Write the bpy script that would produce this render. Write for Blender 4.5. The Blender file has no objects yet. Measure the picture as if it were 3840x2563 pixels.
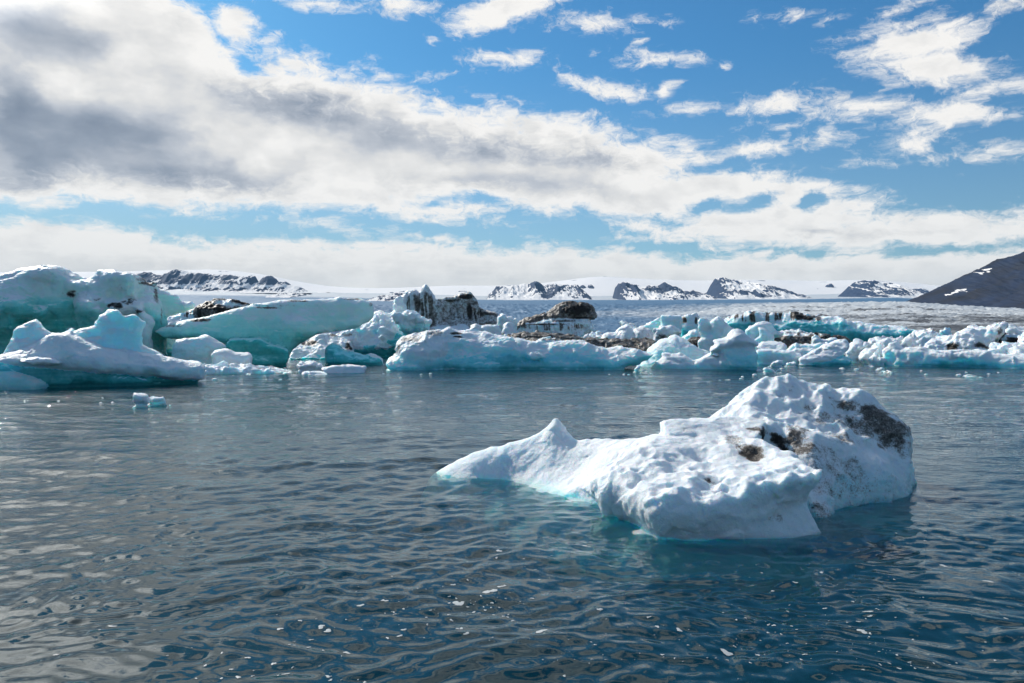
import bpy, math, random
import numpy as np
from math import radians

# ------------------------------------------------------------------ camera
W0, H0 = 3840.0, 2563.0          # size of the photograph
FPX = 3840.0 / 36 * 28           # focal length in its pixels
CX, HY = 1920.0, 1236.0          # image centre column, horizon row
CAMZ = 3.0
scn = bpy.context.scene
COL = scn.collection
cam_d = bpy.data.cameras.new('camera')
cam_d.lens = 28; cam_d.sensor_width = 36
cam_d.shift_y = -(H0 / 2 - HY) / W0
cam_d.clip_start = 0.1; cam_d.clip_end = 80000
cam = bpy.data.objects.new('camera', cam_d)
cam.location = (0, 0, CAMZ); cam.rotation_euler = (radians(90), 0, 0)
COL.objects.link(cam); scn.camera = cam

SUN_AZ, SUN_EL = -41.0, 36.0     # degrees, clockwise from +Y
sv = (math.sin(radians(SUN_AZ)) * math.cos(radians(SUN_EL)), math.cos(radians(SUN_AZ)) * math.cos(radians(SUN_EL)), math.sin(radians(SUN_EL)))
sun_d = bpy.data.lights.new('sun', 'SUN')
sun_d.energy = 4.3; sun_d.angle = radians(0.6); sun_d.color = (1.0, 0.945, 0.86)
sun = bpy.data.objects.new('sun', sun_d)
sun.rotation_euler = (radians(90 - SUN_EL), 0, radians(180 - SUN_AZ)); COL.objects.link(sun)
scn.view_settings.view_transform = 'Standard'
scn.view_settings.look = 'None'
scn.view_settings.exposure = 0.05
scn.view_settings.gamma = 1.0
scn.cycles.max_bounces = 10
scn.cycles.transparent_max_bounces = 12
scn.cycles.volume_bounces = 0
scn.cycles.caustics_reflective = False
scn.cycles.caustics_refractive = False
scn.cycles.sample_clamp_indirect = 6.0

# ------------------------------------------------------------------ node helper
class G:
    """small wrapper to write node trees as formulas"""
    def __init__(s, nt): s.nt = nt
    def node(s, t, **kw):
        n = s.nt.nodes.new(t)
        for k, v in kw.items(): setattr(n, k, v)
        return n
    def put(s, sock, v):
        if isinstance(v, E): s.nt.links.new(v.s, sock)
        elif v is not None: sock.default_value = v
    def m(s, op, *a, clamp=False):
        n = s.node('ShaderNodeMath', operation=op, use_clamp=clamp)
        for i, v in enumerate(a): s.put(n.inputs[i], v)
        return E(s, n.outputs[0])
    def v(s, op, *a):
        n = s.node('ShaderNodeVectorMath', operation=op)
        for i, v in enumerate(a): s.put(n.inputs[i], v)
        return E(s, n.outputs['Value'] if op in ('LENGTH', 'DOT_PRODUCT', 'DISTANCE') else n.outputs[0])
    def xyz(s, a, b, c):
        n = s.node('ShaderNodeCombineXYZ')
        for i, v in enumerate((a, b, c)): s.put(n.inputs[i], v)
        return E(s, n.outputs[0])
    def sep(s, a):
        n = s.node('ShaderNodeSeparateXYZ'); s.put(n.inputs[0], a)
        return [E(s, o) for o in n.outputs]
    def smooth(s, x, a, b, lo=0.0, hi=1.0):
        n = s.node('ShaderNodeMapRange', interpolation_type='SMOOTHSTEP')
        for i, v in enumerate((x, a, b, lo, hi)): s.put(n.inputs[i], v)
        return E(s, n.outputs[0])
    def lin(s, x, a, b, lo=0.0, hi=1.0):
        n = s.node('ShaderNodeMapRange')
        for i, v in enumerate((x, a, b, lo, hi)): s.put(n.inputs[i], v)
        return E(s, n.outputs[0])
    def noise(s, vec, scale, detail=4, rough=0.5, lac=2.0, dist=0.0, dims='3D', color=False):
        n = s.node('ShaderNodeTexNoise', noise_dimensions=dims)
        s.put(n.inputs['Vector'], vec); s.put(n.inputs['Scale'], scale)
        n.inputs['Detail'].default_value = detail; n.inputs['Roughness'].default_value = rough
        n.inputs['Lacunarity'].default_value = lac; n.inputs['Distortion'].default_value = dist
        return E(s, n.outputs['Color' if color else 0])
    def mix(s, f, a, b, blend='MIX'):
        n = s.node('ShaderNodeMix', data_type='RGBA', blend_type=blend)
        s.put(n.inputs[0], f)
        for k, v in ((6, a), (7, b)):
            if isinstance(v, tuple) and len(v) == 3: v = v + (1.0,)
            s.put(n.inputs[k], v)
        return E(s, n.outputs[2])
    def curve(s, x, pts):
        n = s.node('ShaderNodeFloatCurve'); s.put(n.inputs['Value'], x)
        c = n.mapping.curves[0]
        while len(c.points) < len(pts): c.points.new(0.5, 0.5)
        for p, q in zip(c.points, pts): p.location = q; p.handle_type = 'AUTO'
        n.mapping.update()
        return E(s, n.outputs[0])
    def ramp(s, x, stops):
        n = s.node('ShaderNodeValToRGB'); s.put(n.inputs[0], x)
        e = n.color_ramp.elements
        while len(e) < len(stops): e.new(0.5)
        for p, (t, c) in zip(e, stops): p.position = t; p.color = tuple(c) + (1.0,)
        return E(s, n.outputs[0])
class E:
    def __init__(s, g, sock): s.g = g; s.s = sock
    def __add__(s, o): return s.g.m('ADD', s, o)
    __radd__ = __add__
    def __sub__(s, o): return s.g.m('SUBTRACT', s, o)
    def __rsub__(s, o): return s.g.m('SUBTRACT', o, s)
    def __mul__(s, o): return s.g.m('MULTIPLY', s, o)
    __rmul__ = __mul__
    def __truediv__(s, o): return s.g.m('DIVIDE', s, o)
    def mx(s, o): return s.g.m('MAXIMUM', s, o)
    def mn(s, o): return s.g.m('MINIMUM', s, o)

# ------------------------------------------------------------------ sky
def az_el(px, py):               # direction of a point of the cloud survey (2349 px wide) as azimuth, elevation in degrees
    k = 3840 / 2349
    dx, dz = (px * k - CX) / FPX, (HY - py * k) / FPX
    return math.degrees(math.atan(dx)), math.degrees(math.atan2(dz, math.hypot(1, dx)))

world = bpy.data.worlds.new('World'); scn.world = world; world.use_nodes = True
nt = world.node_tree; nt.nodes.clear(); g = G(nt)
tc = g.node('ShaderNodeTexCoord')
D = g.v('NORMALIZE', E(g, tc.outputs['Generated']))
dx, dy, dz = g.sep(D)
AZ = g.m('ARCTAN2', dx, dy) * 57.29578
EL = g.m('ARCSINE', dz) * 57.29578
SK = g.node('ShaderNodeTexSky', sky_type='NISHITA', sun_disc=False)
SK.sun_elevation = radians(SUN_EL); SK.sun_rotation = radians(SUN_AZ)
SK.altitude = 0; SK.air_density = 1.0; SK.dust_density = 0.6; SK.ozone_density = 2.6
skyc = E(g, SK.outputs[0])
# cloud-layer plane coordinates: foreshortened toward the horizon like a real layer
inv = g.m('DIVIDE', 1.0, dz.mx(0.0) + 0.07)
P = g.xyz(dx * inv, dy * inv, 0.0)
A2 = g.xyz(AZ, EL * 1.5, 0.0)
wn = g.noise(A2, 0.16, 3, 0.55, color=True)
wv = g.v('SUBTRACT', wn, (0.5, 0.5, 0.5))
wn2 = g.noise(A2, 0.7, 4, 0.6, color=True)
wv2 = g.v('SUBTRACT', wn2, (0.5, 0.5, 0.5))
wx, wy, _ = g.sep(g.v('ADD', g.v('MULTIPLY', wv, (7.0, 2.6, 0)), g.v('MULTIPLY', wv2, (2.2, 0.9, 0))))
az = AZ + wx; el = EL + wy
def U(a): return (a + 60) / 120
def V(e): return e / 60
def edge(pts):
    q = [az_el(*p) for p in pts]
    q = [(U(a), V(e)) for a, e in q]
    return g.curve((AZ + wx * 0.35 + 60.0) / 120.0, [(0.0, q[0][1])] + q + [(1.0, q[-1][1])]) * 60.0
up = edge([(-300, -700), (60, -560), (330, -150), (470, 40), (560, 106), (690, 113), (780, 145), (890, 160), (960, 205), (1090, 228), (1250, 258), (1400, 276), (1540, 315), (1650, 345), (1760, 378), (1840, 400), (1885, 445), (1940, 466), (2100, 476), (2349, 480), (2600, 470)])
lo = edge([(-300, 480), (90, 478), (170, 462), (300, 482), (450, 486), (600, 482), (800, 486), (900, 505), (1060, 512), (1150, 500), (1280, 496), (1370, 500), (1400, 560), (1480, 640), (1600, 1100), (2600, 1100)])
lo2 = edge([(-300, 490), (60, 488), (170, 508), (300, 528), (500, 541), (700, 549), (850, 551), (1000, 552), (1150, 562), (1300, 558), (1500, 556), (1700, 562), (2000, 580), (2349, 600), (2500, 600)])
elw = EL + wy * 0.55
dA = ((up - elw) * 0.55).mn((elw - lo) * 0.9)
dB = (lo2 - elw) * 0.9
blobs = [  # centre x, y, half width, half height, slope
    (540, 62, 60, 48, 0), (620, 82, 26, 14, -.3), (730, 12, 120, 12, 0), (905, 8, 80, 32, 0.05), (1165, 20, 140, 46, -0.25), (1090, 60, 50, 20, 0),
    (1150, 138, 92, 25, 0), (1380, 200, 100, 27, .15), (1530, 212, 25, 18, -.5), (1500, 132, 95, 22, .12), (1355, 56, 85, 20, .1), (1490, 48, 46, 10, .1),
    (1775, 42, 30, 8, 0), (1830, 38, 40, 12, 0), (1918, 40, 22, 8, 0), (2060, 22, 75, 14, -.25), (2300, 12, 75, 28, -.1),
    (2120, 95, 165, 50, -.05), (2150, 160, 165, 52, .15), (2290, 205, 110, 22, -.1), (2080, 60, 120, 20, -.1),
    (1765, 234, 115, 30, -.05), (1580, 249, 60, 14, -.12), (1975, 246, 135, 30, .02), (2160, 270, 140, 40, .08), (2090, 325, 90, 32, -.05),
    (1800, 285, 65, 14, .1), (1740, 345, 210, 26, -.10), (1850, 318, 90, 22, 0), (2070, 340, 60, 14, 0), (2290, 352, 90, 20, -.03), (2110, 366, 90, 8, 0),
    (975, 176, 40, 9, -.1), (988, 92, 10, 7, 0), (1470, 100, 14, 6, 0), (1665, 146, 10, 6, 0), (1000, 500, 100, 11, .08), (740, 517, 100, 16, .08), (1000, 550, 150, 14, .12),
    (1320, 560, 60, 9, 0), (420, 483, 70, 9, 0), (1700, 470, 420, 100, 0.2), (2100, 530, 330, 55, 0), (1500, 600, 1200, 45, 0),
]
holes = [(1628, 473, 30, 9, -.05), (1520, 499, 34, 8, .05), (1728, 470, 36, 9, -.1), (1235, 505, 100, 9, 0), (1865, 466, 26, 14, -.4), (1300, 535, 130, 12, 0.02), (1500, 565, 160, 11, .05), (1700, 582, 120, 6, .03), (2200, 573, 120, 6, 0), (550, 130, 22, 12, .3), (1660, 385, 60, 9, 0), (300, 511, 120, 10, 0.1), (1090, 470, 50, 6, .1)]
def ell(b, x, y):
    bx, by, ba, bb, sh = b
    a0, e0 = az_el(bx, by)
    ha = (az_el(bx + ba, by)[0] - az_el(bx - ba, by)[0]) / 2
    he = (az_el(bx, by - bb)[1] - az_el(bx, by + bb)[1]) / 2
    ux = (x - a0) / ha
    uy = g.m('MULTIPLY_ADD', ux, sh * ha / he, (y - e0) / he)
    ln = g.v('LENGTH', g.xyz(ux, uy, 0.0))
    # distance to edge roughly in degrees
    return g.m('MULTIPLY_ADD', ln, -min(he, 2.0), min(he, 2.0))
bx_ = AZ + wx * 0.28; by_ = EL + wy * 0.4
dE = None
for b in blobs:
    e_ = ell(b, bx_, by_)
    dE = e_ if dE is None else dE.mx(e_)
dH = None
for b in holes:
    e_ = ell(b, AZ + wx * 0.75, EL + wy * 0.9)
    dH = e_ if dH is None else dH.mx(e_)
# free clouds higher than the survey and behind
gn = g.noise(g.v('ADD', P, (3.1, 0.4, 0)), 1.5, 6, 0.6)
behind = g.smooth(g.m('ABSOLUTE', AZ), 42.0, 60.0)
gen = (gn - g.lin(AZ, -8.0, 26.0, 0.42, 0.54) * (1.0 - behind) - behind * 0.575) * 14.0
high = g.smooth(EL, 22.5, 27.0).mx(behind)
Dn = dA.mx(dB).mx(dE)
Dn = Dn.mn(dH * -1.6)
Dn = g.m('ADD', Dn * (1.0 - high), gen * high)
f1 = g.noise(g.v('ADD', P, wv), 3.2, 6, 0.55)
f2 = g.noise(g.xyz(az * 0.9, EL * 1.5, 1.7), 0.85, 7, 0.6)
fr = (f1 - 0.5) * 1.6 + (f2 - 0.5) * 2.7 + (g.m('ABSOLUTE', g.noise(g.xyz(az, EL * 1.3, 7.7), 2.6, 5, 0.6) - 0.5) - 0.1) * -1.3
dens = Dn * 1.25 + fr
alpha = g.smooth(dens, -0.22, 1.05)
# thickness and light
dark = None
for b in [(130, 275, 300, 75, .05, 1.0), (50, 360, 170, 120, 0, .75), (690, 235, 250, 58, .05, 1.15), (120, 80, 150, 60, 0, .75), (20, 190, 80, 60, 0, .5), (430, 405, 300, 50, .05, 1.0), (60, 430, 90, 70, 0, .5), (1330, 345, 330, 46, .12, .85), (1010, 320, 220, 48, 0.1, .7), (1900, 545, 300, 18, 0, .7), (350, 300, 160, 70, 0, .4), (1150, 430, 300, 40, 0, .45), (700, 600, 900, 20, 0, .15)]:
    bx0, by0, ba, bb, sh, stg = b
    a0, e0 = az_el(bx0, by0); ha = (az_el(bx0 + ba, by0)[0] - az_el(bx0 - ba, by0)[0]) / 2; he = (az_el(bx0, by0 - bb)[1] - az_el(bx0, by0 + bb)[1]) / 2
    ux = (az - a0) / ha; uy = g.m('MULTIPLY_ADD', ux, sh * ha / he, (el - e0) / he)
    t = g.smooth(g.v('LENGTH', g.xyz(ux, uy, 0.0)), 1.35, 0.1, 0.0, stg)
    dark = t if dark is None else g.m('ADD', dark, t)
dark = dark.mn(1.15) * (1.0 - high) + high * g.smooth(gen, 0.8, 2.6) * g.smooth(g.noise(P, 2.6, 4, 0.55), 0.42, 0.60, 0.05, 1.0)
big = g.noise(g.xyz(az * 0.8, EL * 2.0, 4.0), 0.22, 6, 0.55)
off = g.v('ADD', A2, (-1.4, 1.7, 0))
rel = g.noise(g.v('ADD', A2, g.v('MULTIPLY', wv2, (1.2, 1.2, 0))), 0.36, 4, 0.5) - g.noise(g.v('ADD', off, g.v('MULTIPLY', wv2, (1.2, 1.2, 0))), 0.36, 4, 0.5)
thick = g.smooth(dens, 0.5, 3.3)
lum = 0.985 - thick * 0.10 - dark * thick * 0.40 + (big - 0.5) * -0.36 * thick + rel * -0.24
low_ = g.smooth(EL, 9.0, 0.0)
lum = g.m('MINIMUM', lum.mx(0.26), 1.0)
lum = lum + low_ * 0.02
ccol = g.ramp(lum, [(0.25, (0.16, 0.20, 0.27)), (0.50, (0.34, 0.38, 0.45)), (0.72, (0.60, 0.62, 0.66)), (0.85, (0.84, 0.825, 0.80)), (0.97, (1.04, 1.01, 0.965))])
ccol = g.mix(low_ * 0.5, ccol, (0.80, 0.77, 0.70))
ccol10 = g.v('SCALE', ccol); g.put(ccol10.s.node.inputs['Scale'], 9.3 + low_ * 0.9)
tint = g.mix(g.smooth(EL, 6.0, 20.0), (0.62, 0.86, 0.96), (0.33, 0.78, 1.02))
sclv = g.v('SCALE', tint); g.put(sclv.s.node.inputs['Scale'], 1.0 - g.smooth(AZ, 15.0, -30.0) * g.smooth(EL, 15.0, 4.0) * 0.28)
skt = g.mix(1.0, skyc, sclv, 'MULTIPLY')
sang = g.v('DOT_PRODUCT', D, sv)      # thin cloud round the hidden sun is much brighter
glow = g.smooth(sang, math.cos(radians(21)), math.cos(radians(4)), 1.0, 4.2)
gsc = g.v('SCALE', ccol10); g.put(gsc.s.node.inputs['Scale'], glow)
fin = g.mix(alpha * 0.97, skt, gsc)
bg = g.node('ShaderNodeBackground'); g.put(bg.inputs[0], fin); bg.inputs[1].default_value = 0.1
wo = g.node('ShaderNodeOutputWorld'); nt.links.new(bg.outputs[0], wo.inputs[0])
world.cycles.sampling_method = 'MANUAL'; world.cycles.sample_map_resolution = 512

# ------------------------------------------------------------------ numeric tools
def _hash(ix, iy, iz, seed):
    h = (ix.astype(np.uint32) * np.uint32(374761393) + iy.astype(np.uint32) * np.uint32(668265263) + iz.astype(np.uint32) * np.uint32(2246822519) + np.uint32((seed * 3266489917) & 0xffffffff))
    h = (h ^ (h >> np.uint32(13))) * np.uint32(1274126177)
    h = h ^ (h >> np.uint32(16))
    return (h & np.uint32(0xffffff)).astype(np.float32) / np.float32(0xffffff)
def vn(x, y, z, seed=0):
    """smooth value noise in -1..1"""
    x, y, z = np.broadcast_arrays(np.asarray(x, np.float32), np.asarray(y, np.float32), np.asarray(z, np.float32))
    fx, fy, fz = np.floor(x), np.floor(y), np.floor(z)
    ix, iy, iz = fx.astype(np.int64), fy.astype(np.int64), fz.astype(np.int64)
    tx, ty, tz = x - fx, y - fy, z - fz
    tx = tx * tx * tx * (tx * (tx * 6 - 15) + 10); ty = ty * ty * ty * (ty * (ty * 6 - 15) + 10); tz = tz * tz * tz * (tz * (tz * 6 - 15) + 10)
    r = 0
    for a in (0, 1):
        wa = tx if a else 1 - tx
        for b in (0, 1):
            wb = wa * (ty if b else 1 - ty)
            for c in (0, 1):
                r = r + wb * (tz if c else 1 - tz) * _hash(ix + a, iy + b, iz + c, seed)
    return r * 2 - 1
def fbm(x, y, z, octv=4, gain=0.5, seed=0, ridged=False, billow=False):
    r = 0; a = 1.0; f = 1.0; t = 0
    for o in range(octv):
        n = vn(x * f + 17.3 * o, y * f - 9.1 * o, z * f + 4.7 * o, seed + o)
        if ridged: n = 1 - 2 * np.abs(n)
        if billow: n = 2 * np.abs(n) - 0.6
        r = r + a * n; t += a; a *= gain; f *= 2.03
    return r / t
def sstep(x, a, b):
    t = np.clip((x - a) / (b - a), 0, 1); return t * t * (3 - 2 * t)
def poly_sd(px, py, P):
    """signed distance to polygon P, positive inside"""
    P = np.asarray(P, np.float32); Q = np.roll(P, -1, 0)
    d = np.full(px.shape, 1e9, np.float32); ins = np.zeros(px.shape, bool)
    for (ax, ay), (bx, by) in zip(P, Q):
        ex, ey = bx - ax, by - ay; L = ex * ex + ey * ey + 1e-12
        t = np.clip(((px - ax) * ex + (py - ay) * ey) / L, 0, 1)
        d = np.minimum(d, (px - ax - t * ex) ** 2 + (py - ay - t * ey) ** 2)
        if ay != by:
            c = ((ay > py) != (by > py)) & (px < ex * (py - ay) / ey + ax)
            ins ^= c
    return np.where(ins, 1, -1) * np.sqrt(d)
def smin(a, b, k):
    h = np.clip(0.5 + 0.5 * (b - a) / k, 0, 1); return b * (1 - h) + a * h - k * h * (1 - h)
def smax(a, b, k): return -smin(-a, -b, k)
def rounded(P, n=2):
    """corner cutting, keeps the outline lively but not polygonal"""
    P = np.asarray(P, float)
    for _ in range(n):
        Q = np.roll(P, -1, 0)
        P = np.stack([P * 0.86 + Q * 0.14, P * 0.14 + Q * 0.86], 1).reshape(-1, 2)
    return P
def surface_nets(F, org, h):
    """dual mesh of the zero level of F (negative inside)"""
    nx, ny, nz = F.shape; S = F < 0
    c = [(i, j, k) for i in (0, 1) for j in (0, 1) for k in (0, 1)]
    cnt = np.zeros((nx - 1, ny - 1, nz - 1), np.int8)
    for i, j, k in c: cnt += S[i:nx - 1 + i, j:ny - 1 + j, k:nz - 1 + k]
    act = (cnt > 0) & (cnt < 8)
    ii, jj, kk = np.nonzero(act)
    idx = np.full(act.shape, -1, np.int64); idx[ii, jj, kk] = np.arange(len(ii))
    acc = np.zeros((len(ii), 3)); n = np.zeros(len(ii))
    for a in c:
        for ax in range(3):
            if a[ax] == 0:
                b = list(a); b[ax] = 1
                fa = F[ii + a[0], jj + a[1], kk + a[2]]; fb = F[ii + b[0], jj + b[1], kk + b[2]]
                m = (fa < 0) != (fb < 0)
                t = np.where(m, fa / np.where(m, fa - fb, 1), 0)
                p = np.tile(np.array(a, float), (len(ii), 1)); p[:, ax] += t
                acc += p * m[:, None]; n += m
    V = (acc / n[:, None] + np.stack([ii, jj, kk], 1)) * h + np.asarray(org)
    faces = []
    for ax in range(3):
        u, w = (ax + 1) % 3, (ax + 2) % 3
        sl0 = [slice(None)] * 3; sl1 = [slice(None)] * 3
        sl0[ax] = slice(0, -1); sl1[ax] = slice(1, None)
        a = S[tuple(sl0)]; b = S[tuple(sl1)]
        e = a != b
        e[tuple([slice(None) if q == ax else (slice(0, 1)) if q == u else slice(None) for q in range(3)])] = False
        e[tuple([slice(None) if q == ax else (slice(0, 1)) if q == w else slice(None) for q in range(3)])] = False
        e[tuple([slice(None) if q == ax else (slice(-1, None)) if q == u else slice(None) for q in range(3)])] = False
        e[tuple([slice(None) if q == ax else (slice(-1, None)) if q == w else slice(None) for q in range(3)])] = False
        p = np.stack(np.nonzero(e), 1)
        if not len(p): continue
        fl = a[p[:, 0], p[:, 1], p[:, 2]]
        du = np.zeros(3, int); du[u] = 1; dw = np.zeros(3, int); dw[w] = 1
        g4 = [idx[tuple((p - q).T)] for q in (du + dw, dw, du * 0, du)]
        f = np.stack(g4, 1); f[~fl] = f[~fl][:, ::-1]
        faces.append(f)
    return V, np.concatenate(faces)
def vnormals(V, Fq):
    n = np.cross(V[Fq[:, 2]] - V[Fq[:, 0]], V[Fq[:, 3]] - V[Fq[:, 1]])
    N = np.zeros_like(V)
    for k in range(4):
        for ax in range(3): N[:, ax] += np.bincount(Fq[:, k], n[:, ax], len(V))
    return N / (np.linalg.norm(N, axis=1, keepdims=True) + 1e-9)
def smooth_mesh(V, Fq, it=1, lam=0.5):
    E_ = np.concatenate([Fq[:, [0, 1]], Fq[:, [1, 2]], Fq[:, [2, 3]], Fq[:, [3, 0]]])
    E_ = np.concatenate([E_, E_[:, ::-1]])
    deg = np.bincount(E_[:, 0], minlength=len(V))[:, None] + 1e-9
    for _ in range(it):
        A = np.stack([np.bincount(E_[:, 0], V[E_[:, 1], ax], len(V)) for ax in range(3)], 1) / deg
        V = V + lam * (A - V)
    return V
def make_mesh(name, V, Fq, mats, attrs=None, parent=None, smooth=True, loc=None):
    me = bpy.data.meshes.new(name)
    V = np.asarray(V, np.float32)
    if loc is not None: V = V - np.asarray(loc, np.float32)
    Fq = np.asarray(Fq, np.int32); k = Fq.shape[1]
    me.vertices.add(len(V)); me.vertices.foreach_set('co', V.ravel())
    me.loops.add(Fq.size); me.loops.foreach_set('vertex_index', Fq.ravel())
    me.polygons.add(len(Fq)); me.polygons.foreach_set('loop_start', np.arange(0, Fq.size, k, dtype=np.int32))
    me.polygons.foreach_set('use_smooth', np.full(len(Fq), smooth))
    me.update(calc_edges=True); me.validate()
    for m in (mats if isinstance(mats, list) else [mats]): me.materials.append(m)
    if attrs:
        for an, av in attrs.items():
            at = me.attributes.new(an, 'FLOAT', 'POINT'); at.data.foreach_set('value', np.ascontiguousarray(np.asarray(av, np.float32).ravel()))
    o = bpy.data.objects.new(name, me); COL.objects.link(o)
    if loc is not None: o.location = tuple(float(q) for q in loc)
    if parent is not None: o.parent = parent
    return o
def grid_mesh(X, Y, Z):
    n, m = X.shape
    V = np.stack([X.ravel(), Y.ravel(), Z.ravel()], 1)
    i = np.arange(n * m).reshape(n, m)
    Fq = np.stack([i[:-1, :-1].ravel(), i[:-1, 1:].ravel(), i[1:, 1:].ravel(), i[1:, :-1].ravel()], 1)
    return V, Fq
def tag(o, label=None, cat=None, group=None, kind=None):
    if label: o['label'] = label
    if cat: o['category'] = cat
    if group: o['group'] = group
    if kind: o['kind'] = kind
    return o
def new_mat(name):
    m = bpy.data.materials.new(name); m.use_nodes = True
    m.node_tree.nodes.clear(); return m, G(m.node_tree)
def attr(g, name):
    n = g.node('ShaderNodeAttribute', attribute_name=name); return E(g, n.outputs['Fac'])
def obpos(g):
    n = g.node('ShaderNodeNewGeometry'); return E(g, n.outputs['Position']), n

# ------------------------------------------------------------------ materials
def ice_material():
    m, g = new_mat('glacier_ice')
    P, geo = obpos(g)
    ice = attr(g, 'ice'); dirt = attr(g, 'dirt')  # dirt also carries painted shade on the near iceberg
    P0 = P; ns = attr(g, 'ns'); sc_ = g.v('SCALE', P); g.put(sc_.s.node.inputs['Scale'], ns)
    P = sc_
    n1 = g.noise(P, 0.9, 5, 0.6); n2 = g.noise(P, 5.0, 5, 0.65); n3 = g.noise(P, 28.0, 3, 0.6)
    gr = g.noise(P, 70.0, 2, 0.6)
    st = g.noise(g.v('MULTIPLY', P, (1.0, 1.0, 0.12)), 1.6, 5, 0.6)
    la = g.noise(g.v('MULTIPLY', P, (0.10, 0.16, 1.7)), 1.3, 4, 0.6)
    i2 = ice * 0.89 + ((n1 - 0.5) * 0.35 + (la - 0.5) * 0.34) * g.smooth(ice, 0.05, 0.35) + (n2 - 0.5) * 0.14
    col = g.ramp(i2, [(0.0, (0.845, 0.88, 0.89)), (0.18, (0.80, 0.88, 0.915)), (0.38, (0.60, 0.91, 0.96)), (0.60, (0.31, 0.82, 0.87)), (0.85, (0.08, 0.52, 0.53)), (1.0, (0.018, 0.28, 0.29))])
    kd = g.smooth(dirt, 0.0, 0.15)
    dd = g.smooth(dirt + ((n2 - 0.5) * 0.7 + (n3 - 0.5) * 0.6 + (gr - 0.5) * 0.5 + (st - 0.5) * 0.3) * kd, 0.12, 0.98)
    dcol = g.ramp(dd, [(0.0, (0.62, 0.59, 0.55)), (0.45, (0.21, 0.185, 0.16)), (0.8, (0.042, 0.036, 0.031)), (1.0, (0.016, 0.013, 0.011))])
    col = g.mix(attr(g, 'green') * g.smooth(i2, 0.1, 0.4), col, g.mix(1.0, col, (1.06, 0.97, 0.84), 'MULTIPLY'))
    col = g.mix(g.smooth(dd, 0.0, 0.5), col, dcol)
    b = g.node('ShaderNodeBsdfPrincipled')
    g.put(b.inputs['Base Color'], col)
    g.put(b.inputs['Roughness'], g.lin(i2, 0.1, 0.8, 0.45, 0.22))
    b.inputs['IOR'].default_value = 1.31
    g.put(b.inputs['Subsurface Weight'], (1.0 - dd * 0.9))
    b.subsurface_method = 'RANDOM_WALK'
    rad = g.mix(g.smooth(i2, 0.0, 0.6), (0.35, 0.5, 0.6), (0.35, 1.3, 1.6))
    g.put(b.inputs['Subsurface Radius'], rad)
    g.put(b.inputs['Subsurface Scale'], g.lin(i2, 0.0, 0.6, 0.08, 1.0))
    bp = g.node('ShaderNodeBump'); bp.inputs['Strength'].default_value = 0.55; bp.inputs['Distance'].default_value = 0.09
    g.put(bp.inputs['Height'], n2 * 0.9 + n3 * 0.5 + gr * 0.14)
    g.nt.links.new(bp.outputs[0], b.inputs['Normal'])
    o = g.node('ShaderNodeOutputMaterial'); g.nt.links.new(b.outputs[0], o.inputs[0])
    return m

# ------------------------------------------------------------------ water
rng = np.random.RandomState(5)
WAVES = []
for lam, amp, n in ((5.5, .008, 5), (2.6, .0050, 8), (1.25, .0050, 14), (0.62, .0048, 18), (0.33, .0027, 22), (0.19, .0013, 20)):
    for _ in range(n):
        l = lam * rng.uniform(0.72, 1.38); th = radians(94) + rng.normal() * (0.5 if lam > 1.5 else 0.85)
        WAVES.append((2 * math.pi / l * math.cos(th), 2 * math.pi / l * math.sin(th), amp * rng.uniform(0.5, 1.3) * math.sqrt(6.0 / n), rng.uniform(0, 6.28), l))
def wave_h(X, Y, cell=None):
    wx = X + 0.35 * vn(X * .7, Y * .7, 0, 3) ; wy = Y + 0.30 * vn(X * .7, Y * .7, 5, 4)
    gust = 0.98 + 0.50 * vn(X * .10, Y * .17, 0, 9)
    far = 1.0 + 0.25 * sstep(np.hypot(X, Y), 14, 30)
    Z = np.zeros_like(X)
    for kx, ky, a, ph, l in WAVES:
        w = 1.0 if cell is None else sstep(l, cell * 2.2, cell * 4.5)
        Z = Z + a * w * np.sin(kx * wx + ky * wy + ph)
    return Z * gust * far
def water_rows():
    rows = [2.2]
    while rows[-1] < 3500:
        y = rows[-1]; rows.append(y + max(0.014, min(y * y / (796 * 3.0) * 0.9, y * 0.012)))
    return np.array(rows)
R_ = water_rows()
U_ = np.linspace(-0.90, 0.90, 1260)
YY, UU = np.meshgrid(R_, U_, indexing='ij'); XX = UU * (YY + 5.0)
cell = np.maximum((YY + 5.0) * (U_[1] - U_[0]), np.gradient(R_)[:, None])
ZZ = wave_h(XX.astype(np.float32), YY.astype(np.float32), cell)
V_, F_ = grid_mesh(XX, YY, ZZ)
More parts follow.
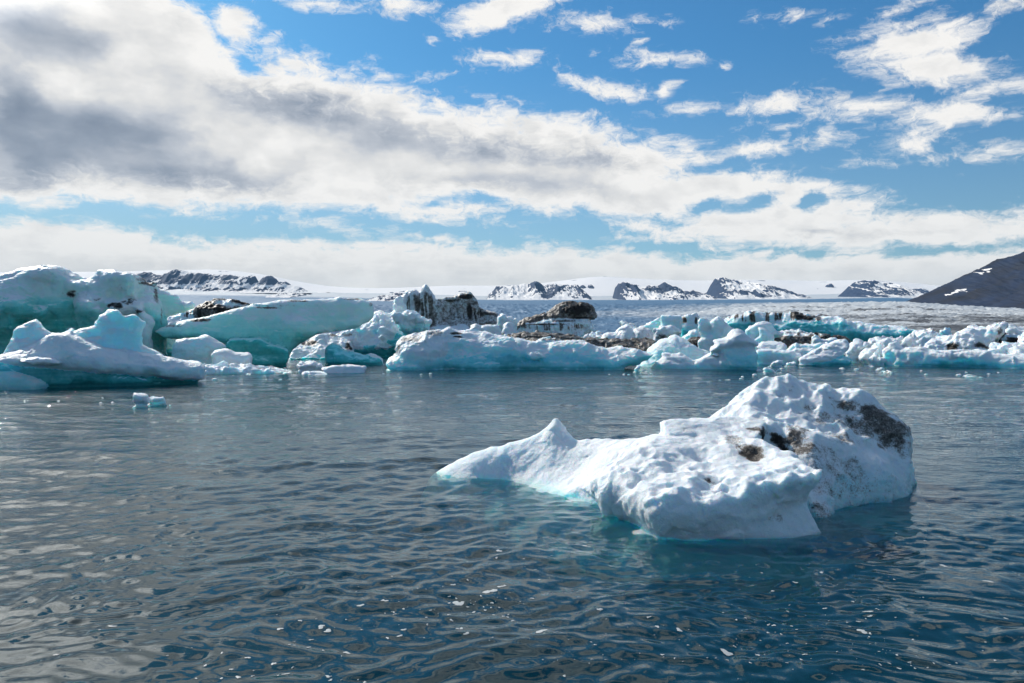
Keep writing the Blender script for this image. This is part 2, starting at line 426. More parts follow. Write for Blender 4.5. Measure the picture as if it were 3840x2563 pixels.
def water_material():
    m, g = new_mat('lagoon_water')
    P, geo = obpos(g)
    dist = g.v('LENGTH', P)
    a = g.noise(g.v('MULTIPLY', P, (0.55, 1.0, 1.0)), 2.4, 4, 0.55)
    b_ = g.noise(g.v('MULTIPLY', P, (0.5, 1.0, 1.0)), 7.0, 3, 0.5)
    c_ = g.noise(g.v('MULTIPLY', P, (0.4, 1.0, 1.0)), 0.7, 3, 0.5)
    fa = g.smooth(dist, 12.0, 45.0); fb = g.smooth(dist, 6.0, 22.0)
    d_ = g.noise(g.v('MULTIPLY', P, (0.6, 1.0, 1.0)), 17.0, 2, 0.5)
    bp = g.node('ShaderNodeBump'); bp.inputs['Strength'].default_value = 1.0; bp.inputs['Distance'].default_value = 1.0
    g.put(bp.inputs['Height'], a * fa * 0.11 + b_ * (0.0020 + fb * 0.013 + fa * 0.022) + d_ * (0.0003 + fb * 0.0035) + c_ * fa * 0.13)
    fr = g.node('ShaderNodeFresnel'); fr.inputs['IOR'].default_value = 1.333; g.nt.links.new(bp.outputs[0], fr.inputs['Normal'])
    gl = g.node('ShaderNodeBsdfGlossy'); gl.inputs['Roughness'].default_value = 0.03; g.put(gl.inputs['Color'], (0.95, 0.98, 0.98, 1)); g.nt.links.new(bp.outputs[0], gl.inputs['Normal'])
    tr = g.node('ShaderNodeBsdfTransparent'); tr.inputs[0].default_value = (0.80, 0.97, 0.98, 1)
    df = g.node('ShaderNodeBsdfDiffuse'); df.inputs[0].default_value = (0.002, 0.056, 0.080, 1)
    m1 = g.node('ShaderNodeMixShader'); m1.inputs[0].default_value = 0.42
    g.nt.links.new(tr.outputs[0], m1.inputs[1]); g.nt.links.new(df.outputs[0], m1.inputs[2])
    m2 = g.node('ShaderNodeMixShader'); g.nt.links.new(fr.outputs[0], m2.inputs[0])
    g.nt.links.new(m1.outputs[0], m2.inputs[1]); g.nt.links.new(gl.outputs[0], m2.inputs[2])
    va = g.node('ShaderNodeVolumeAbsorption'); va.inputs['Color'].default_value = (0.10, 0.72, 0.74, 1); va.inputs['Density'].default_value = 1.15
    o = g.node('ShaderNodeOutputMaterial'); g.nt.links.new(m2.outputs[0], o.inputs['Surface']); g.nt.links.new(va.outputs[0], o.inputs['Volume'])
    return m
water = make_mesh('water', V_, F_, water_material()); tag(water, kind='structure')
mb, gb = new_mat('lagoon_silt')
bd = gb.node('ShaderNodeBsdfDiffuse'); bd.inputs[0].default_value = (0.03, 0.07, 0.08, 1)
ob = gb.node('ShaderNodeOutputMaterial'); gb.nt.links.new(bd.outputs[0], ob.inputs[0])
gx, gy = np.meshgrid(np.linspace(-6000, 6000, 60), np.linspace(-300, 30000, 120), indexing='ij')
gx = gx * (1 + np.maximum(gy, 0) / 1500)
Vb, Fb = grid_mesh(gx, gy, -7.0 + 0.6 * vn(gx * .01, gy * .01, 0, 2))
bed = make_mesh('lagoon_bed', Vb, Fb[:, ::-1], mb); tag(bed, kind='structure')

# ------------------------------------------------------------------ far land: glacier, ice cap, mountains
def mountain_material():
    m, g = new_mat('rock_and_snow')
    P, geo = obpos(g)
    sn = attr(g, 'snow')
    n = g.noise(P, 0.012, 6, 0.65); n2 = g.noise(P, 0.003, 5, 0.6)
    rock = g.mix(g.smooth(n, 0.3, 0.7), (0.014, 0.030, 0.078), (0.032, 0.052, 0.100))  # blue put into the rock colour to stand in for distance haze
    rock = g.mix((g.smooth(n2, 0.3, 0.75) * 0.75 + 0.25) * attr(g, 'moss'), rock, (0.020, 0.016, 0.016))
    f = g.smooth(sn + (n - 0.5) * 0.7, 0.42, 0.58)
    col = g.mix(f, rock, (0.94, 0.91, 0.87))
    b = g.node('ShaderNodeBsdfPrincipled'); g.put(b.inputs['Base Color'], col); b.inputs['Roughness'].default_value = 0.85
    b.inputs['Specular IOR Level'].default_value = 0.1
    o = g.node('ShaderNodeOutputMaterial'); g.nt.links.new(b.outputs[0], o.inputs[0]); return m
MTN = mountain_material()
def glacier_material():
    m, g = new_mat('glacier_surface')
    P, geo = obpos(g)
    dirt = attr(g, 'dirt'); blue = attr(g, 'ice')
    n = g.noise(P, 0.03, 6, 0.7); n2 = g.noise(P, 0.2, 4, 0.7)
    col = g.mix(g.smooth(blue + (n - 0.5) * 0.8, 0.25, 0.9), (0.55, 0.58, 0.59), (0.034, 0.135, 0.255))  # dark blue serves bare ice and the painted cloud shadow
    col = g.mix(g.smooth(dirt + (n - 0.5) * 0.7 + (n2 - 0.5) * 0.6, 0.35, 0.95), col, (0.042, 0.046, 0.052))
    b = g.node('ShaderNodeBsdfPrincipled'); g.put(b.inputs['Base Color'], col); b.inputs['Roughness'].default_value = 0.7
    o = g.node('ShaderNodeOutputMaterial'); g.nt.links.new(b.outputs[0], o.inputs[0]); return m
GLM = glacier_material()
def hz(py, Y): return CAMZ + (HY - py) / FPX * Y
# glacier tongue: rises from the lagoon; survey rows of skyline height at a set of distances
gcol = np.array([-400, 0, 600, 1300, 1900, 2400, 3000, 3357, 3840, 4300], float)
grow = [(380, [1241] * 10), (520, [1234] * 10), (800, [1212, 1212, 1212, 1214, 1216, 1222, 1214, 1206, 1208, 1210]),
        (1400, [1180, 1180, 1180, 1184, 1188, 1192, 1180, 1176, 1188, 1194]), (2600, [1158, 1158, 1158, 1160, 1160, 1160, 1150, 1144, 1171, 1190]),
        (3200, [1152, 1152, 1152, 1154, 1152, 1152, 1146, 1147, 1174, 1194]), (6500, [1140, 1140, 1138, 1140, 1140, 1138, 1136, 1140, 1176, 1200]),
        (11500, [1126, 1126, 1120, 1130, 1131, 1131, 1128, 1124, 1150, 1180]), (15500, [1080, 1080, 1084, 1104, 1124, 1122, 1120, 1110, 1120, 1140]), (19000, [1080, 1080, 1082, 1100, 1110, 1106, 1104, 1096, 1090, 1090])]
Yg = np.exp(np.linspace(math.log(345), math.log(19000), 640)); pg = np.linspace(-300, 4200, 1250)
tab = np.array([np.interp(pg, gcol, r[1]) for r in grow])
PG = np.stack([np.interp(np.log(Yg), np.log([r[0] for r in grow]), tab[:, k]) for k in range(len(pg))], 1)
YG = np.repeat(Yg[:, None], len(pg), 1); XG = (pg[None] - CX) / FPX * YG
ZG = hz(PG, YG)
lamb = 9 + YG * 0.006
cv = 0
for q, lm in enumerate((10., 22., 48., 110., 240.)):
    wgt = np.exp(-((np.log(YG * 0.016) - math.log(lm)) ** 2) / 1.0)
    cv = cv + wgt * lm * 0.16 * fbm(XG / lm, YG / (lm * 1.1), 0 * XG, 3, .6, 60 + q, ridged=True)
lobe = sstep(pg[None] + 0 * YG, 1600, 3100); nearw = sstep(YG, 5200, 2200)
ZG = ZG + cv * (0.25 + 0.75 * nearw) + sstep(YG, 380, 460) * 1.0
ZG = np.where(YG < 385, ZG - (385 - YG) * 0.14, ZG)
band = fbm(XG / 900 + 3, YG / 260, 0 * XG, 4, .55, 81)
ice_shade = np.clip(0.92 - 0.60 * lobe * nearw + 0.25 * fbm(XG / 500, YG / 400, 0 * XG, 4, .6, 82) + .1 * sstep(YG, 2500, 5000) - .9 * sstep(YG, 11500, 14500), 0, 1)  # blue ice, darkened left and centre as a painted cloud shadow
ice_shade = ice_shade - 0.35 * sstep(np.abs(np.log(YG / 1500)), .5, 0) * sstep(pg[None] + 0 * YG, 1200, 2600)
dirtg = np.clip(0.38 + 0.5 * band - 0.40 * sstep(YG, 1700, 2800) * lobe + 0.34 * sstep(YG, 1700, 700) + 0.25 * fbm(XG / 60, YG / 60, 0 * XG, 3, .6, 83, ridged=True) - .3 * sstep(YG, 9000, 12000), 0, 1)
dirtg = dirtg + 0.5 * sstep(np.abs(vn(XG / 1400 + 0.4 * band, YG / 420, 0 * XG, 90)), .06, 0.0) * sstep(YG, 8000, 5000)
dirtg = dirtg * (0.50 + 0.50 * sstep(pg[None] + 0 * YG, 2500, 3200)); ice_shade = ice_shade + .25 * sstep(pg[None] + 0 * YG, 3100, 2500) * sstep(YG, 14000, 10000)
Vg, Fg = grid_mesh(XG, YG, ZG)
glacier = make_mesh('glacier', Vg, Fg, GLM, dict(ice=ice_shade, dirt=dirtg)); tag(glacier, kind='structure')
def range_(name, view, sky, base, Y, snow=0.5, depth=0.16, cliff=0.0, seed=1, moss=0.0, patches=(), rough=1.0, amp=1.0, power=1.0, streak=0.5, foot=0.0):
    ox, oy, s = VIEWS_[view]
    sk = np.array([(ox + a * s, oy + b * s) for a, b in sky]); by = oy + base * s
    x0, x1 = sk[0, 0] - 40, sk[-1, 0] + 40
    n = int(np.clip((x1 - x0) / 2.6, 60, 900)); m = 150
    px = np.linspace(x0, x1, n)
    top = np.interp(px, sk[:, 0], sk[:, 1], left=by + 6, right=by + 6)
    top = top + rough * 4.5 * fbm(px / 20, 0 * px, 0 * px, 4, .65, seed, ridged=True) * sstep(by - top, 0, 12)
    t = np.linspace(0, 1.55, m)                    # 0 foot, 1 crest, then the hidden back slope
    PX, T = np.meshgrid(px, t, indexing='ij')
    Yv = Y * (1 + depth * (T - 1)) ; H = np.maximum(hz(top, Y)[:, None] - hz(by, Y), 0)
    k = (PX - x0) / 60.0
    wob = 0.22 * fbm(k, T * 2.2, 0 * T, 4, .55, seed + 3, ridged=True) + .10 * fbm(k * 3, T * 4, 0 * T, 3, .55, seed + 4, ridged=True)
    prof = np.where(T < 1, T ** power, 1 - (T - 1) / .55)
    if cliff: prof = np.where(T < 1, np.clip(T ** 1.6 * .42 + .58 * sstep(T, 1 - cliff * 1.2, 0.97), 0, 1), prof)
    env = np.clip(4 * T * (1 - T), 0, 1) ** .8 * (T < 1)
    Z = hz(by, Y * (1 - depth)) - 8 + (H + 8 + hz(by, Y) - hz(by, Y * (1 - depth))) * np.clip(prof + wob * env * amp * 1.0, 0, 1.0 + .0 * T) 
    X = (PX - CX) / FPX * Y * (1 + depth * (T - 1) * 0.35)
    # bare rock on the steep, gully-sided parts; snow lies in the hollows and on the gentle ground
    gy, gx = np.gradient(Z, axis=1) / np.gradient(Yv, axis=1), np.gradient(Z, axis=0) / np.gradient(X, axis=0)
    steep = np.hypot(gx, gy)
    sn = snow + 0.12 + 0.9 * (0.5 - sstep(steep, 0.15, 0.95)) + streak * 1.0 * fbm(k * 2.2, T * 4, 0 * T, 5, .68, seed + 8) - wob * 1.1
    sn = sn + foot * sstep(T, .2, .05)
    PYv = HY - (Z - CAMZ) / Yv * FPX
    for pt in patches:
        a, b, ra, rb, val = pt[:5]; tilt = pt[5] if len(pt) > 5 else 0
        qx, qy = ox + a * s, oy + b * s
        w = sstep(np.hypot((PX - qx) / (ra * s), (PYv - qy + tilt * (PX - qx)) / (rb * s)) + 1.0 * fbm(k * 5, T * 9, 0 * T, 4, .65, seed + 9), 1.35, .75)
        w = w * (.62 if moss == 0 else 1)
        sn = sn * (1 - w) + val * w
    V, Fq = grid_mesh(X, Yv, Z)
    o = make_mesh(name, V, Fq[:, ::-1], MTN, dict(snow=sn, moss=np.full(len(V), moss)))
    tag(o, kind='structure'); return o
VIEWS_ = {'A': (0, 950, .3826), 'B': (500, 950, .4257), 'C': (1400, 1000, .4257), 'D': (2200, 1000, .4257), 'E': (3000, 900, .3576)}
range_('mountains', 'B', [(-700,240),(-300,230),(0,205),(40,185),(120,165),(160,172),(220,196),(290,190),(340,165),(400,150),(430,148),(480,160),(560,178),(640,182),(740,185),(900,190),(960,200),(1000,197),(1040,190),(1075,200),(1095,240),(1120,268),(1150,265),(1180,212),(1220,200),(1260,225),(1300,272),(1320,250),(1350,255),(1400,280),(1420,290),(1460,285),(1490,305),(1550,340),(1640,388)], 348, 17000, snow=.50, cliff=.55, foot=1.5, seed=11, patches=[(600,215,480,30,.1),(100,190,90,30,.15),(1130,250,22,40,1),(420,262,70,22,.15),(1220,235,50,32,.1),(760,290,800,16,.9),(1340,262,30,12,.15),(300,170,60,10,.9)])
range_('mountains', 'B', [(1300,395),(1350,350),(1390,338),(1450,345),(1520,360),(1600,378),(1660,400)], 410, 14500, snow=.42, seed=15)
range_('mountains', 'B', [(2050,430),(2120,410),(2180,385),(2230,360),(2260,362),(2340,348),(2450,345),(2520,360),(2640,400)], 445, 12000, snow=.25, seed=18)
range_('mountains', 'C', [(1015,255),(1060,212),(1090,178),(1140,170),(1200,172),(1300,155),(1380,145),(1430,130),(1460,145),(1500,172),(1530,162),(1600,147),(1640,158),(1700,155),(1760,160),(1800,168),(1830,205),(1870,252),(1915,295)], 300, 16500, snow=.42, seed=21, patches=[(1250,200,150,30,.85),(1300,240,150,25,.8),(1420,150,40,16,.2),(1090,195,35,22,.1),(1500,240,60,40,.15),(1600,180,60,22,.2),(1640,250,22,20,.9),(1720,210,50,25,.75),(1800,200,40,30,.15),(1820,265,70,25,.1)])
range_('mountains', 'C', [(1815,182),(1845,162),(1885,190),(1895,160),(1920,152),(1955,182)], 222, 19500, depth=.03, snow=.25, seed=24)
range_('mountains', 'D', [(245,188),(280,150),(320,134),(360,150),(400,152),(430,185),(470,190),(500,178),(560,165),(600,180),(640,160),(680,137),(720,155),(760,180),(800,205),(840,195),(900,215),(960,230),(1000,260),(1075,305)], 312, 15500, snow=.40, seed=31, patches=[(330,165,80,16,.1),(470,250,110,40,.8),(680,175,60,30,.12),(600,215,60,30,.15),(850,240,120,22,.2),(680,235,50,14,.85),(560,200,70,14,.3)])
range_('mountains', 'D', [(1055,245),(1080,185),(1095,150),(1130,106),(1200,97),(1300,115),(1400,130),(1500,150),(1600,175),(1700,215),(1750,250),(1790,292)], 298, 16800, snow=.62, seed=37, patches=[(1120,140,30,26,.1),(1110,212,45,16,.1),(1240,232,60,18,.1),(1340,258,70,14,.1),(1540,195,70,18,.15),(1620,220,50,16,.1),(1700,250,70,30,.2),(1450,190,40,10,.2),(1330,180,120,30,1),(1420,140,120,16,.9)])
range_('mountains', 'E', [(235,505),(270,480),(315,450),(330,460),(340,500)], 565, 20000, depth=.03, snow=.25, seed=40)
range_('mountains', 'E', [(415,580),(460,540),(500,500),(530,470),(580,435),(650,424),(680,442),(720,447),(830,445),(900,458),(1000,488),(1100,520),(1180,565),(1230,605)], 622, 15800, snow=.45, seed=43, patches=[(620,435,50,10,.1),(580,480,50,16,.15),(480,570,70,25,.2),(700,560,140,30,.3),(1030,540,120,40,.2),(800,480,150,20,1),(1100,570,18,20,1)])
range_('mountains', 'E', [(1235,520),(1260,503),(1300,510),(1345,522),(1370,540),(1420,580)], 600, 19000, depth=.05, snow=.35, seed=46)
dm = range_('dark_mountain', 'E', [(960,705),(1050,668),(1130,635),(1230,600),(1350,545),(1450,490),(1600,430),(1700,375),(1800,335),(1900,290),(2000,235),(2060,200),(2130,190),(2200,175),(2300,140),(2349,120),(2500,60),(2700,0),(3000,-80),(3400,-60)], 790, 6200, snow=-.9, seed=51, moss=.9, depth=.30, rough=.7, amp=.55, power=.9, streak=.1, patches=[(1840,332,60,5,1.5,.45),(1795,350,16,8,1.5,.45),(1440,543,54,5,1.5,.5),(1350,573,20,3,1.5,.5)])
range_('dark_mountain', 'E', [(1820,760),(1950,715),(2100,650),(2200,590),(2349,510),(2600,420),(2900,380),(3300,420)], 800, 4700, snow=-.9, seed=53, moss=.9, depth=.25, rough=.6, amp=.6, streak=.1)
# ice cap behind everything
skc = np.array([(-500,1040),(0,1030),(500,1028),(700,1022),(830,1020),(960,1034),(1060,1050),(1150,1075),(1350,1090),(1500,1090),(1700,1078),(1850,1082),(2000,1074),(2120,1064),(2200,1046),(2260,1043),(2330,1052),(2480,1060),(2680,1060),(2850,1056),(3000,1062),(3120,1064),(3200,1058),(3330,1062),(3480,1076),(3640,1090),(4300,1110)], float)
pc = np.linspace(-450, 4250, 700); tc_ = np.linspace(0, 1.3, 60)
PC, TC = np.meshgrid(pc, tc_, indexing='ij')
Yc = 17500 + 8500 * TC
topc = np.interp(pc, skc[:, 0], skc[:, 1]); topc = np.convolve(np.pad(topc, 14, 'edge'), np.ones(29) / 29, 'valid')
ztop = hz(topc, 26000)[:, None]; zb = hz(1122, 17500)
ZC = zb + (ztop - zb) * np.where(TC < 1, np.sin(np.clip(TC, 0, 1) * math.pi / 2) ** .9, 1 - (TC - 1) * .6) + (60 * fbm(PC / 190, TC * 4, 0 * TC, 4, .5, 71) * np.clip(TC * 2, 0, 1) * (1.15 - np.clip(TC, 0, 1)))
Vc, Fc = grid_mesh((PC - CX) / FPX * Yc, Yc, ZC)
snc = 1.15 - 1.1 * sstep(fbm(PC / 60, TC * 14, 0 * TC, 4, .55, 72), .42, .62) * (TC < .8)
icecap = make_mesh('ice_cap', Vc, Fc[:, ::-1], MTN, dict(snow=snc, moss=0 * snc.ravel())); tag(icecap, kind='structure')

# ------------------------------------------------------------------ icebergs
def facets(P, cs, seed):
    """fracture faces: every cell of a jittered lattice gets a plane of its own tilt"""
    Q = P / cs; I = np.floor(Q).astype(np.int64); best = np.full(len(P), 9e9); out = np.zeros(len(P))
    for a in (-1, 0, 1):
        for b in (-1, 0, 1):
            for c in (-1, 0, 1):
                ci = I + (a, b, c)
                hs = [_hash(ci[:, 0], ci[:, 1], ci[:, 2], seed + k) for k in range(6)]
                dv = Q - ci - np.stack(hs[:3], 1)
                d = (dv ** 2).sum(1); m = d < best
                best[m] = d[m]; out[m] = ((dv * (np.stack(hs[3:], 1) - .5)).sum(1) * 2)[m]
    return out
ICE = ice_material()
# surveys of the berg outlines were taken from enlarged crops: origin and scale of each
VIEWS = {'A': (0, 950, .3826), 'B': (500, 950, .4257), 'C': (1400, 1000, .4257), 'D': (2200, 1000, .4257), 'E': (3000, 900, .3576), 'F': (2200, 1380, .5534), 'O': (0, 0, 3840 / 2349)}
def ray(view, x, y):
    ox, oy, s = VIEWS[view]
    return ((ox + x * s - CX) / FPX, (HY - oy - y * s) / FPX)
def berg(name, label, R, view, layers, paint=(), dents=(), rough=1.0, cat='iceberg', group=None, flute=0.0, facet=0.45, green=0.0, k=0.25, seed=None, hres=1.0, crust=1.0):
    if seed is None: seed = int(R * 7 + abs(layers[0]['P'][0][0])) % 1000
    R = float(R); sc = R / 60.0
    ps = [ray(view, *p) for L in layers for p in L['P']]
    th = math.atan((min(p[0] for p in ps) + max(p[0] for p in ps)) / 2)
    R = R / math.cos(th)
    if cat != 'iceberg': rough = rough * 1.7
    dh = (math.sin(th), math.cos(th)); lh = (math.cos(th), -math.sin(th))
    def loc(x, y, plane):
        a, b = ray(view, x, y); t = plane / (a * dh[0] + dh[1])
        return t * (a * lh[0] + lh[1]), CAMZ + t * b
    LL = []
    for L in layers:
        T = L.get('T', 1.5); off = L.get('off', 0.0); pl = R + off + T * 0.8
        P = [loc(x, y, pl) for x, y in L['P']]
        P = np.array(rounded(P, 2) if L.get('round', True) else P)
        if L.get('base', True):
            zm = P[:, 1].min(); m = P[:, 1] < max(0.03, zm + 0.03)
            P[m, 1] = -min(1.3, .12 + .45 * (P[:, 1].max() - max(zm, 0)))
        LL.append(dict(P=P, T=T, off=off, c=off + T, w=min(L.get('w', T * 0.8) * 0.75, T * 0.98), ice=L.get('ice', 0.2), dirt=L.get('dirt', 0.0), lean=L.get('lean', 0.10), rel=L.get('rel', 0.3), pl=pl))
    h = max(0.012, R * 0.9 / 796) * hres
    allP = np.concatenate([l['P'] for l in LL])
    s0, s1 = allP[:, 0].min() - 4 * h, allP[:, 0].max() + 4 * h
    z0, z1 = max(allP[:, 1].min(), -1.2) - 4 * h, allP[:, 1].max() + 6 * h
    d0 = min(l['off'] - l['rel'] * l['T'] for l in LL) - 5 * h
    d1 = max(l['c'] + l['T'] * (1 + l['rel']) + l['lean'] * max(l['P'][:, 1].max(), 0) for l in LL) + 5 * h
    s = np.arange(s0, s1, h, dtype=np.float32); d = np.arange(d0, d1, h, dtype=np.float32); z = np.arange(z0, z1, h, dtype=np.float32)
    S2, Z2 = np.meshgrid(s, z, indexing='ij')
    F = None; own = None
    for q, l in enumerate(LL):
        # slight horizontal wander of the outline with depth makes the block irregular from the side
        D2 = poly_sd(S2, Z2, l['P']) - 0.7 * np.maximum(-Z2, 0)
        rel = l['rel'] * l['T'] * (vn(S2 / (2.6 * sc), Z2 / (1.5 * sc), q, seed) * 0.7 + vn(S2 / (1.0 * sc), Z2 / (0.8 * sc), q + 9, seed) * 0.3)
        yc = l['c'] + l['lean'] * np.maximum(Z2, 0) + rel
        w = l['w']
        a = (w - D2)[:, None, :]; b = np.abs(d[None, :, None] - yc[:, None, :]) - l['T'] + w
        f = np.sqrt(np.maximum(a, 0) ** 2 + np.maximum(b, 0) ** 2) + np.minimum(np.maximum(a, b), 0) - w
        if F is None: F = f; own = np.zeros(f.shape, np.int8)
        else:
            own[f < F] = q
            F = smin(F, f, k * sc)
    F = np.maximum(F, (-1.15 - z)[None, None, :]).astype(np.float32)
    for (x, y, r, dep) in dents:
        rr = r * VIEWS[view][2] / FPX * R
        a, b = loc(x, y, R + 1)
        i = int(np.clip((a - s0) / h, 0, len(s) - 1)); kz = int(np.clip((b - z0) / h, 0, len(z) - 1))
        col = np.nonzero(F[i, :, kz] < 0)[0]
        if not len(col): continue
        dc = d[col[0]] - rr * (1 - dep)
        sp = rr - np.sqrt((s[:, None, None] - a) ** 2 + (d[None, :, None] - dc) ** 2 + (z[None, None, :] - b) ** 2)
        F = smax(F, sp, 0.3 * rr)
    V, Fq = surface_nets(F, (s0, d0, z0), h)
    V = smooth_mesh(V, Fq, 1, 0.3)
    N = vnormals(V, Fq)
    ii = np.clip(((V - (s0, d0, z0)) / h).astype(int), 0, np.array(F.shape) - 1)
    ow = own[ii[:, 0], ii[:, 1], ii[:, 2]]
    A = sc * rough; x, y, zz = V.T / sc
    disp = 0.11 * fbm(x / 1.9, y / 1.9, zz / 1.5, 3, 0.5, seed) + 0.07 * fbm(x / .55, y / .55, zz / .42, 3, 0.6, seed + 5) + 0.04 * fbm(x / .8, y / .8, zz / .6, 3, 0.6, seed + 6, ridged=True) + 0.07 * fbm(x / .9, y / .9, zz / .7, 2, 0.5, seed + 8, billow=True)
    if flute: disp = disp + flute * fbm(x / .55, y / .55, zz / 3.5, 3, 0.55, seed + 3, ridged=True)
    Wp = np.stack([x, y, zz], 1)
    disp = disp + facet * (0.26 * facets(Wp + .25 * vn(x, y, zz, 5)[:, None], 1.5, seed) + 0.12 * facets(Wp, 0.62, seed + 40))
    disp = disp - disp.mean() - 0.03 - 0.16 * np.exp(-((V[:, 2] / sc - .16) / .16) ** 2)
    edge_ = sstep(V[:, 2], -0.6, 0.1)
    V = V + N * (disp * A * (0.4 + 0.6 * edge_))[:, None]
    # the melt line: slightly eaten just above the water
    N = vnormals(V, Fq)
    ice = np.zeros(len(V)); dirt = np.zeros(len(V))
    for q, l in enumerate(LL):
        m = ow == q
        iv = l['ice']
        if isinstance(iv, (list, tuple)):
            zs = np.array([loc(0, p[0], l['pl'])[1] for p in iv]); vs = np.array([p[1] for p in iv]); o_ = np.argsort(zs)
            ice[m] = np.interp(V[m, 2] + 0.25 * sc * fbm(V[m, 0] / sc, V[m, 1] / sc, V[m, 2] / sc, 2, .5, seed), zs[o_], vs[o_])
        else: ice[m] = iv
        dirt[m] = l['dirt']
    for pt in paint:
        kind, x, y, rx, ry, val = pt[:6]
        a, b = loc(x, y, R + 1.2); kx = VIEWS[view][2] / FPX * R
        dd = np.hypot((V[:, 0] - a) / (rx * kx), (V[:, 2] - b) / (ry * kx)) + 0.9 * fbm(V[:, 0] / (.6 * sc), V[:, 1] / (.6 * sc), V[:, 2] / ((1.2 if ry > rx else .45) * sc), 4, .65, seed + 11)
        wgt = sstep(dd, 1.5, 0.15)
        if kind == 'dirt': dirt = np.maximum(dirt, wgt * val)
        elif kind == 'streak':
            d0_ = np.hypot((V[:, 0] - a) / (rx * kx), (V[:, 2] - b) / (ry * kx))
            sn_ = fbm(V[:, 0] / (.3 * sc) + .15 * V[:, 2], V[:, 1] / (2 * sc), V[:, 2] / (5 * sc), 4, .6, seed + 31)
            dirt = np.maximum(dirt, sstep(d0_ + .4 * sn_, 1.2, .7) * val * sstep(sn_ + .10 * (1 - d0_), -.02, .22))
        elif kind == 'clean': dirt = dirt * (1 - wgt)
        else: ice = ice * (1 - wgt) + val * wgt
    ice = ice + (0.06 + 0.12 * (ice > .1)) * sstep(V[:, 2] / sc, .34, .12)
    nz = N[:, 2] + 0.25 * fbm(V[:, 0] / sc * 1.4, V[:, 1] / sc * 1.4, V[:, 2] / sc * 1.4, 3, .6, seed + 20)
    ice = ice * (1 - 0.88 * crust * sstep(nz, 0.42, 0.85) * sstep(V[:, 2], 0.0, 0.25 * sc))
    ice = np.where(V[:, 2] < 0.0, np.maximum(ice, 0.68), ice)
    X = V[:, 0] * lh[0] + (V[:, 1] + R) * dh[0]; Y = V[:, 0] * lh[1] + (V[:, 1] + R) * dh[1]
    W = np.stack([X, Y, V[:, 2]], 1)
    base = (float(X.mean()), float(Y.mean()), 0.0)
    # local frame (lateral, radial, up) is left handed, flip faces
    o = make_mesh(name, W, Fq, ICE, dict(ice=ice, dirt=dirt, ns=np.full(len(V), min(1.6, 1 / sc)), green=np.full(len(V), green)), loc=base)
    tag(o, label, cat, group)
    return o
def Ly(P, **k): return dict(P=P, **k)
berg('iceberg', 'large domed grey-green iceberg with two rounded humps at the left edge', 62, 'A', [
    Ly([(-260,250),(0,225),(60,200),(150,180),(300,150),(420,125),(560,128),(640,150),(720,195),(800,235),(850,255),(880,500),(900,1300),(-260,1300)], T=4.5, w=2.6, ice=[(150,.24),(420,.36),(500,.72),(700,.88),(900,.78),(1300,.95)], dirt=.08),
    Ly([(730,440),(800,300),(870,240),(950,190),(1040,165),(1130,165),(1200,195),(1300,210),(1380,230),(1440,270),(1480,330),(1540,430),(1600,560),(1640,680),(1610,1300),(1000,1300),(760,800)], T=3.6, off=-1.2, w=2.0, ice=[(150,.26),(500,.40),(620,.7),(1300,.9)], dirt=.16, rel=.4),
    Ly([(1440,290),(1520,275),(1570,345),(1620,350),(1700,395),(1760,420),(1800,465),(1880,475),(1920,510),(1900,540),(1820,590),(1700,610),(1630,640),(1640,700),(1590,760),(1500,780),(1480,1200),(1400,1200),(1400,300)], T=1.1, off=0.6, w=.8, ice=.42, base=True),
    Ly([(1350,570),(1400,555),(1450,600),(1510,640),(1520,700),(1480,770),(1500,860),(1510,1100),(1380,1100),(1380,700)], T=1.0, off=-2.6, ice=.3),
    Ly([(1060,520),(1130,480),(1220,450),(1320,470),(1400,460),(1400,560),(1330,610),(1200,620),(1080,600)], T=1.5, off=-2.0, ice=.1, base=False),
  ], paint=[('dirt',700,410,60,30,.8),('dirt',1110,520,70,30,.9),('dirt',1260,490,60,30,.9),('dirt',1340,575,45,25,.8),('dirt',1450,300,110,24,.7),('dirt',1530,430,28,130,.55),('dirt',1400,260,120,35,.5),('dirt',1570,600,18,120,.5),('dirt',960,460,40,25,.5),('dirt',1180,350,60,50,.35),('dirt',170,620,180,60,.25)], rough=1.0, green=1.0)
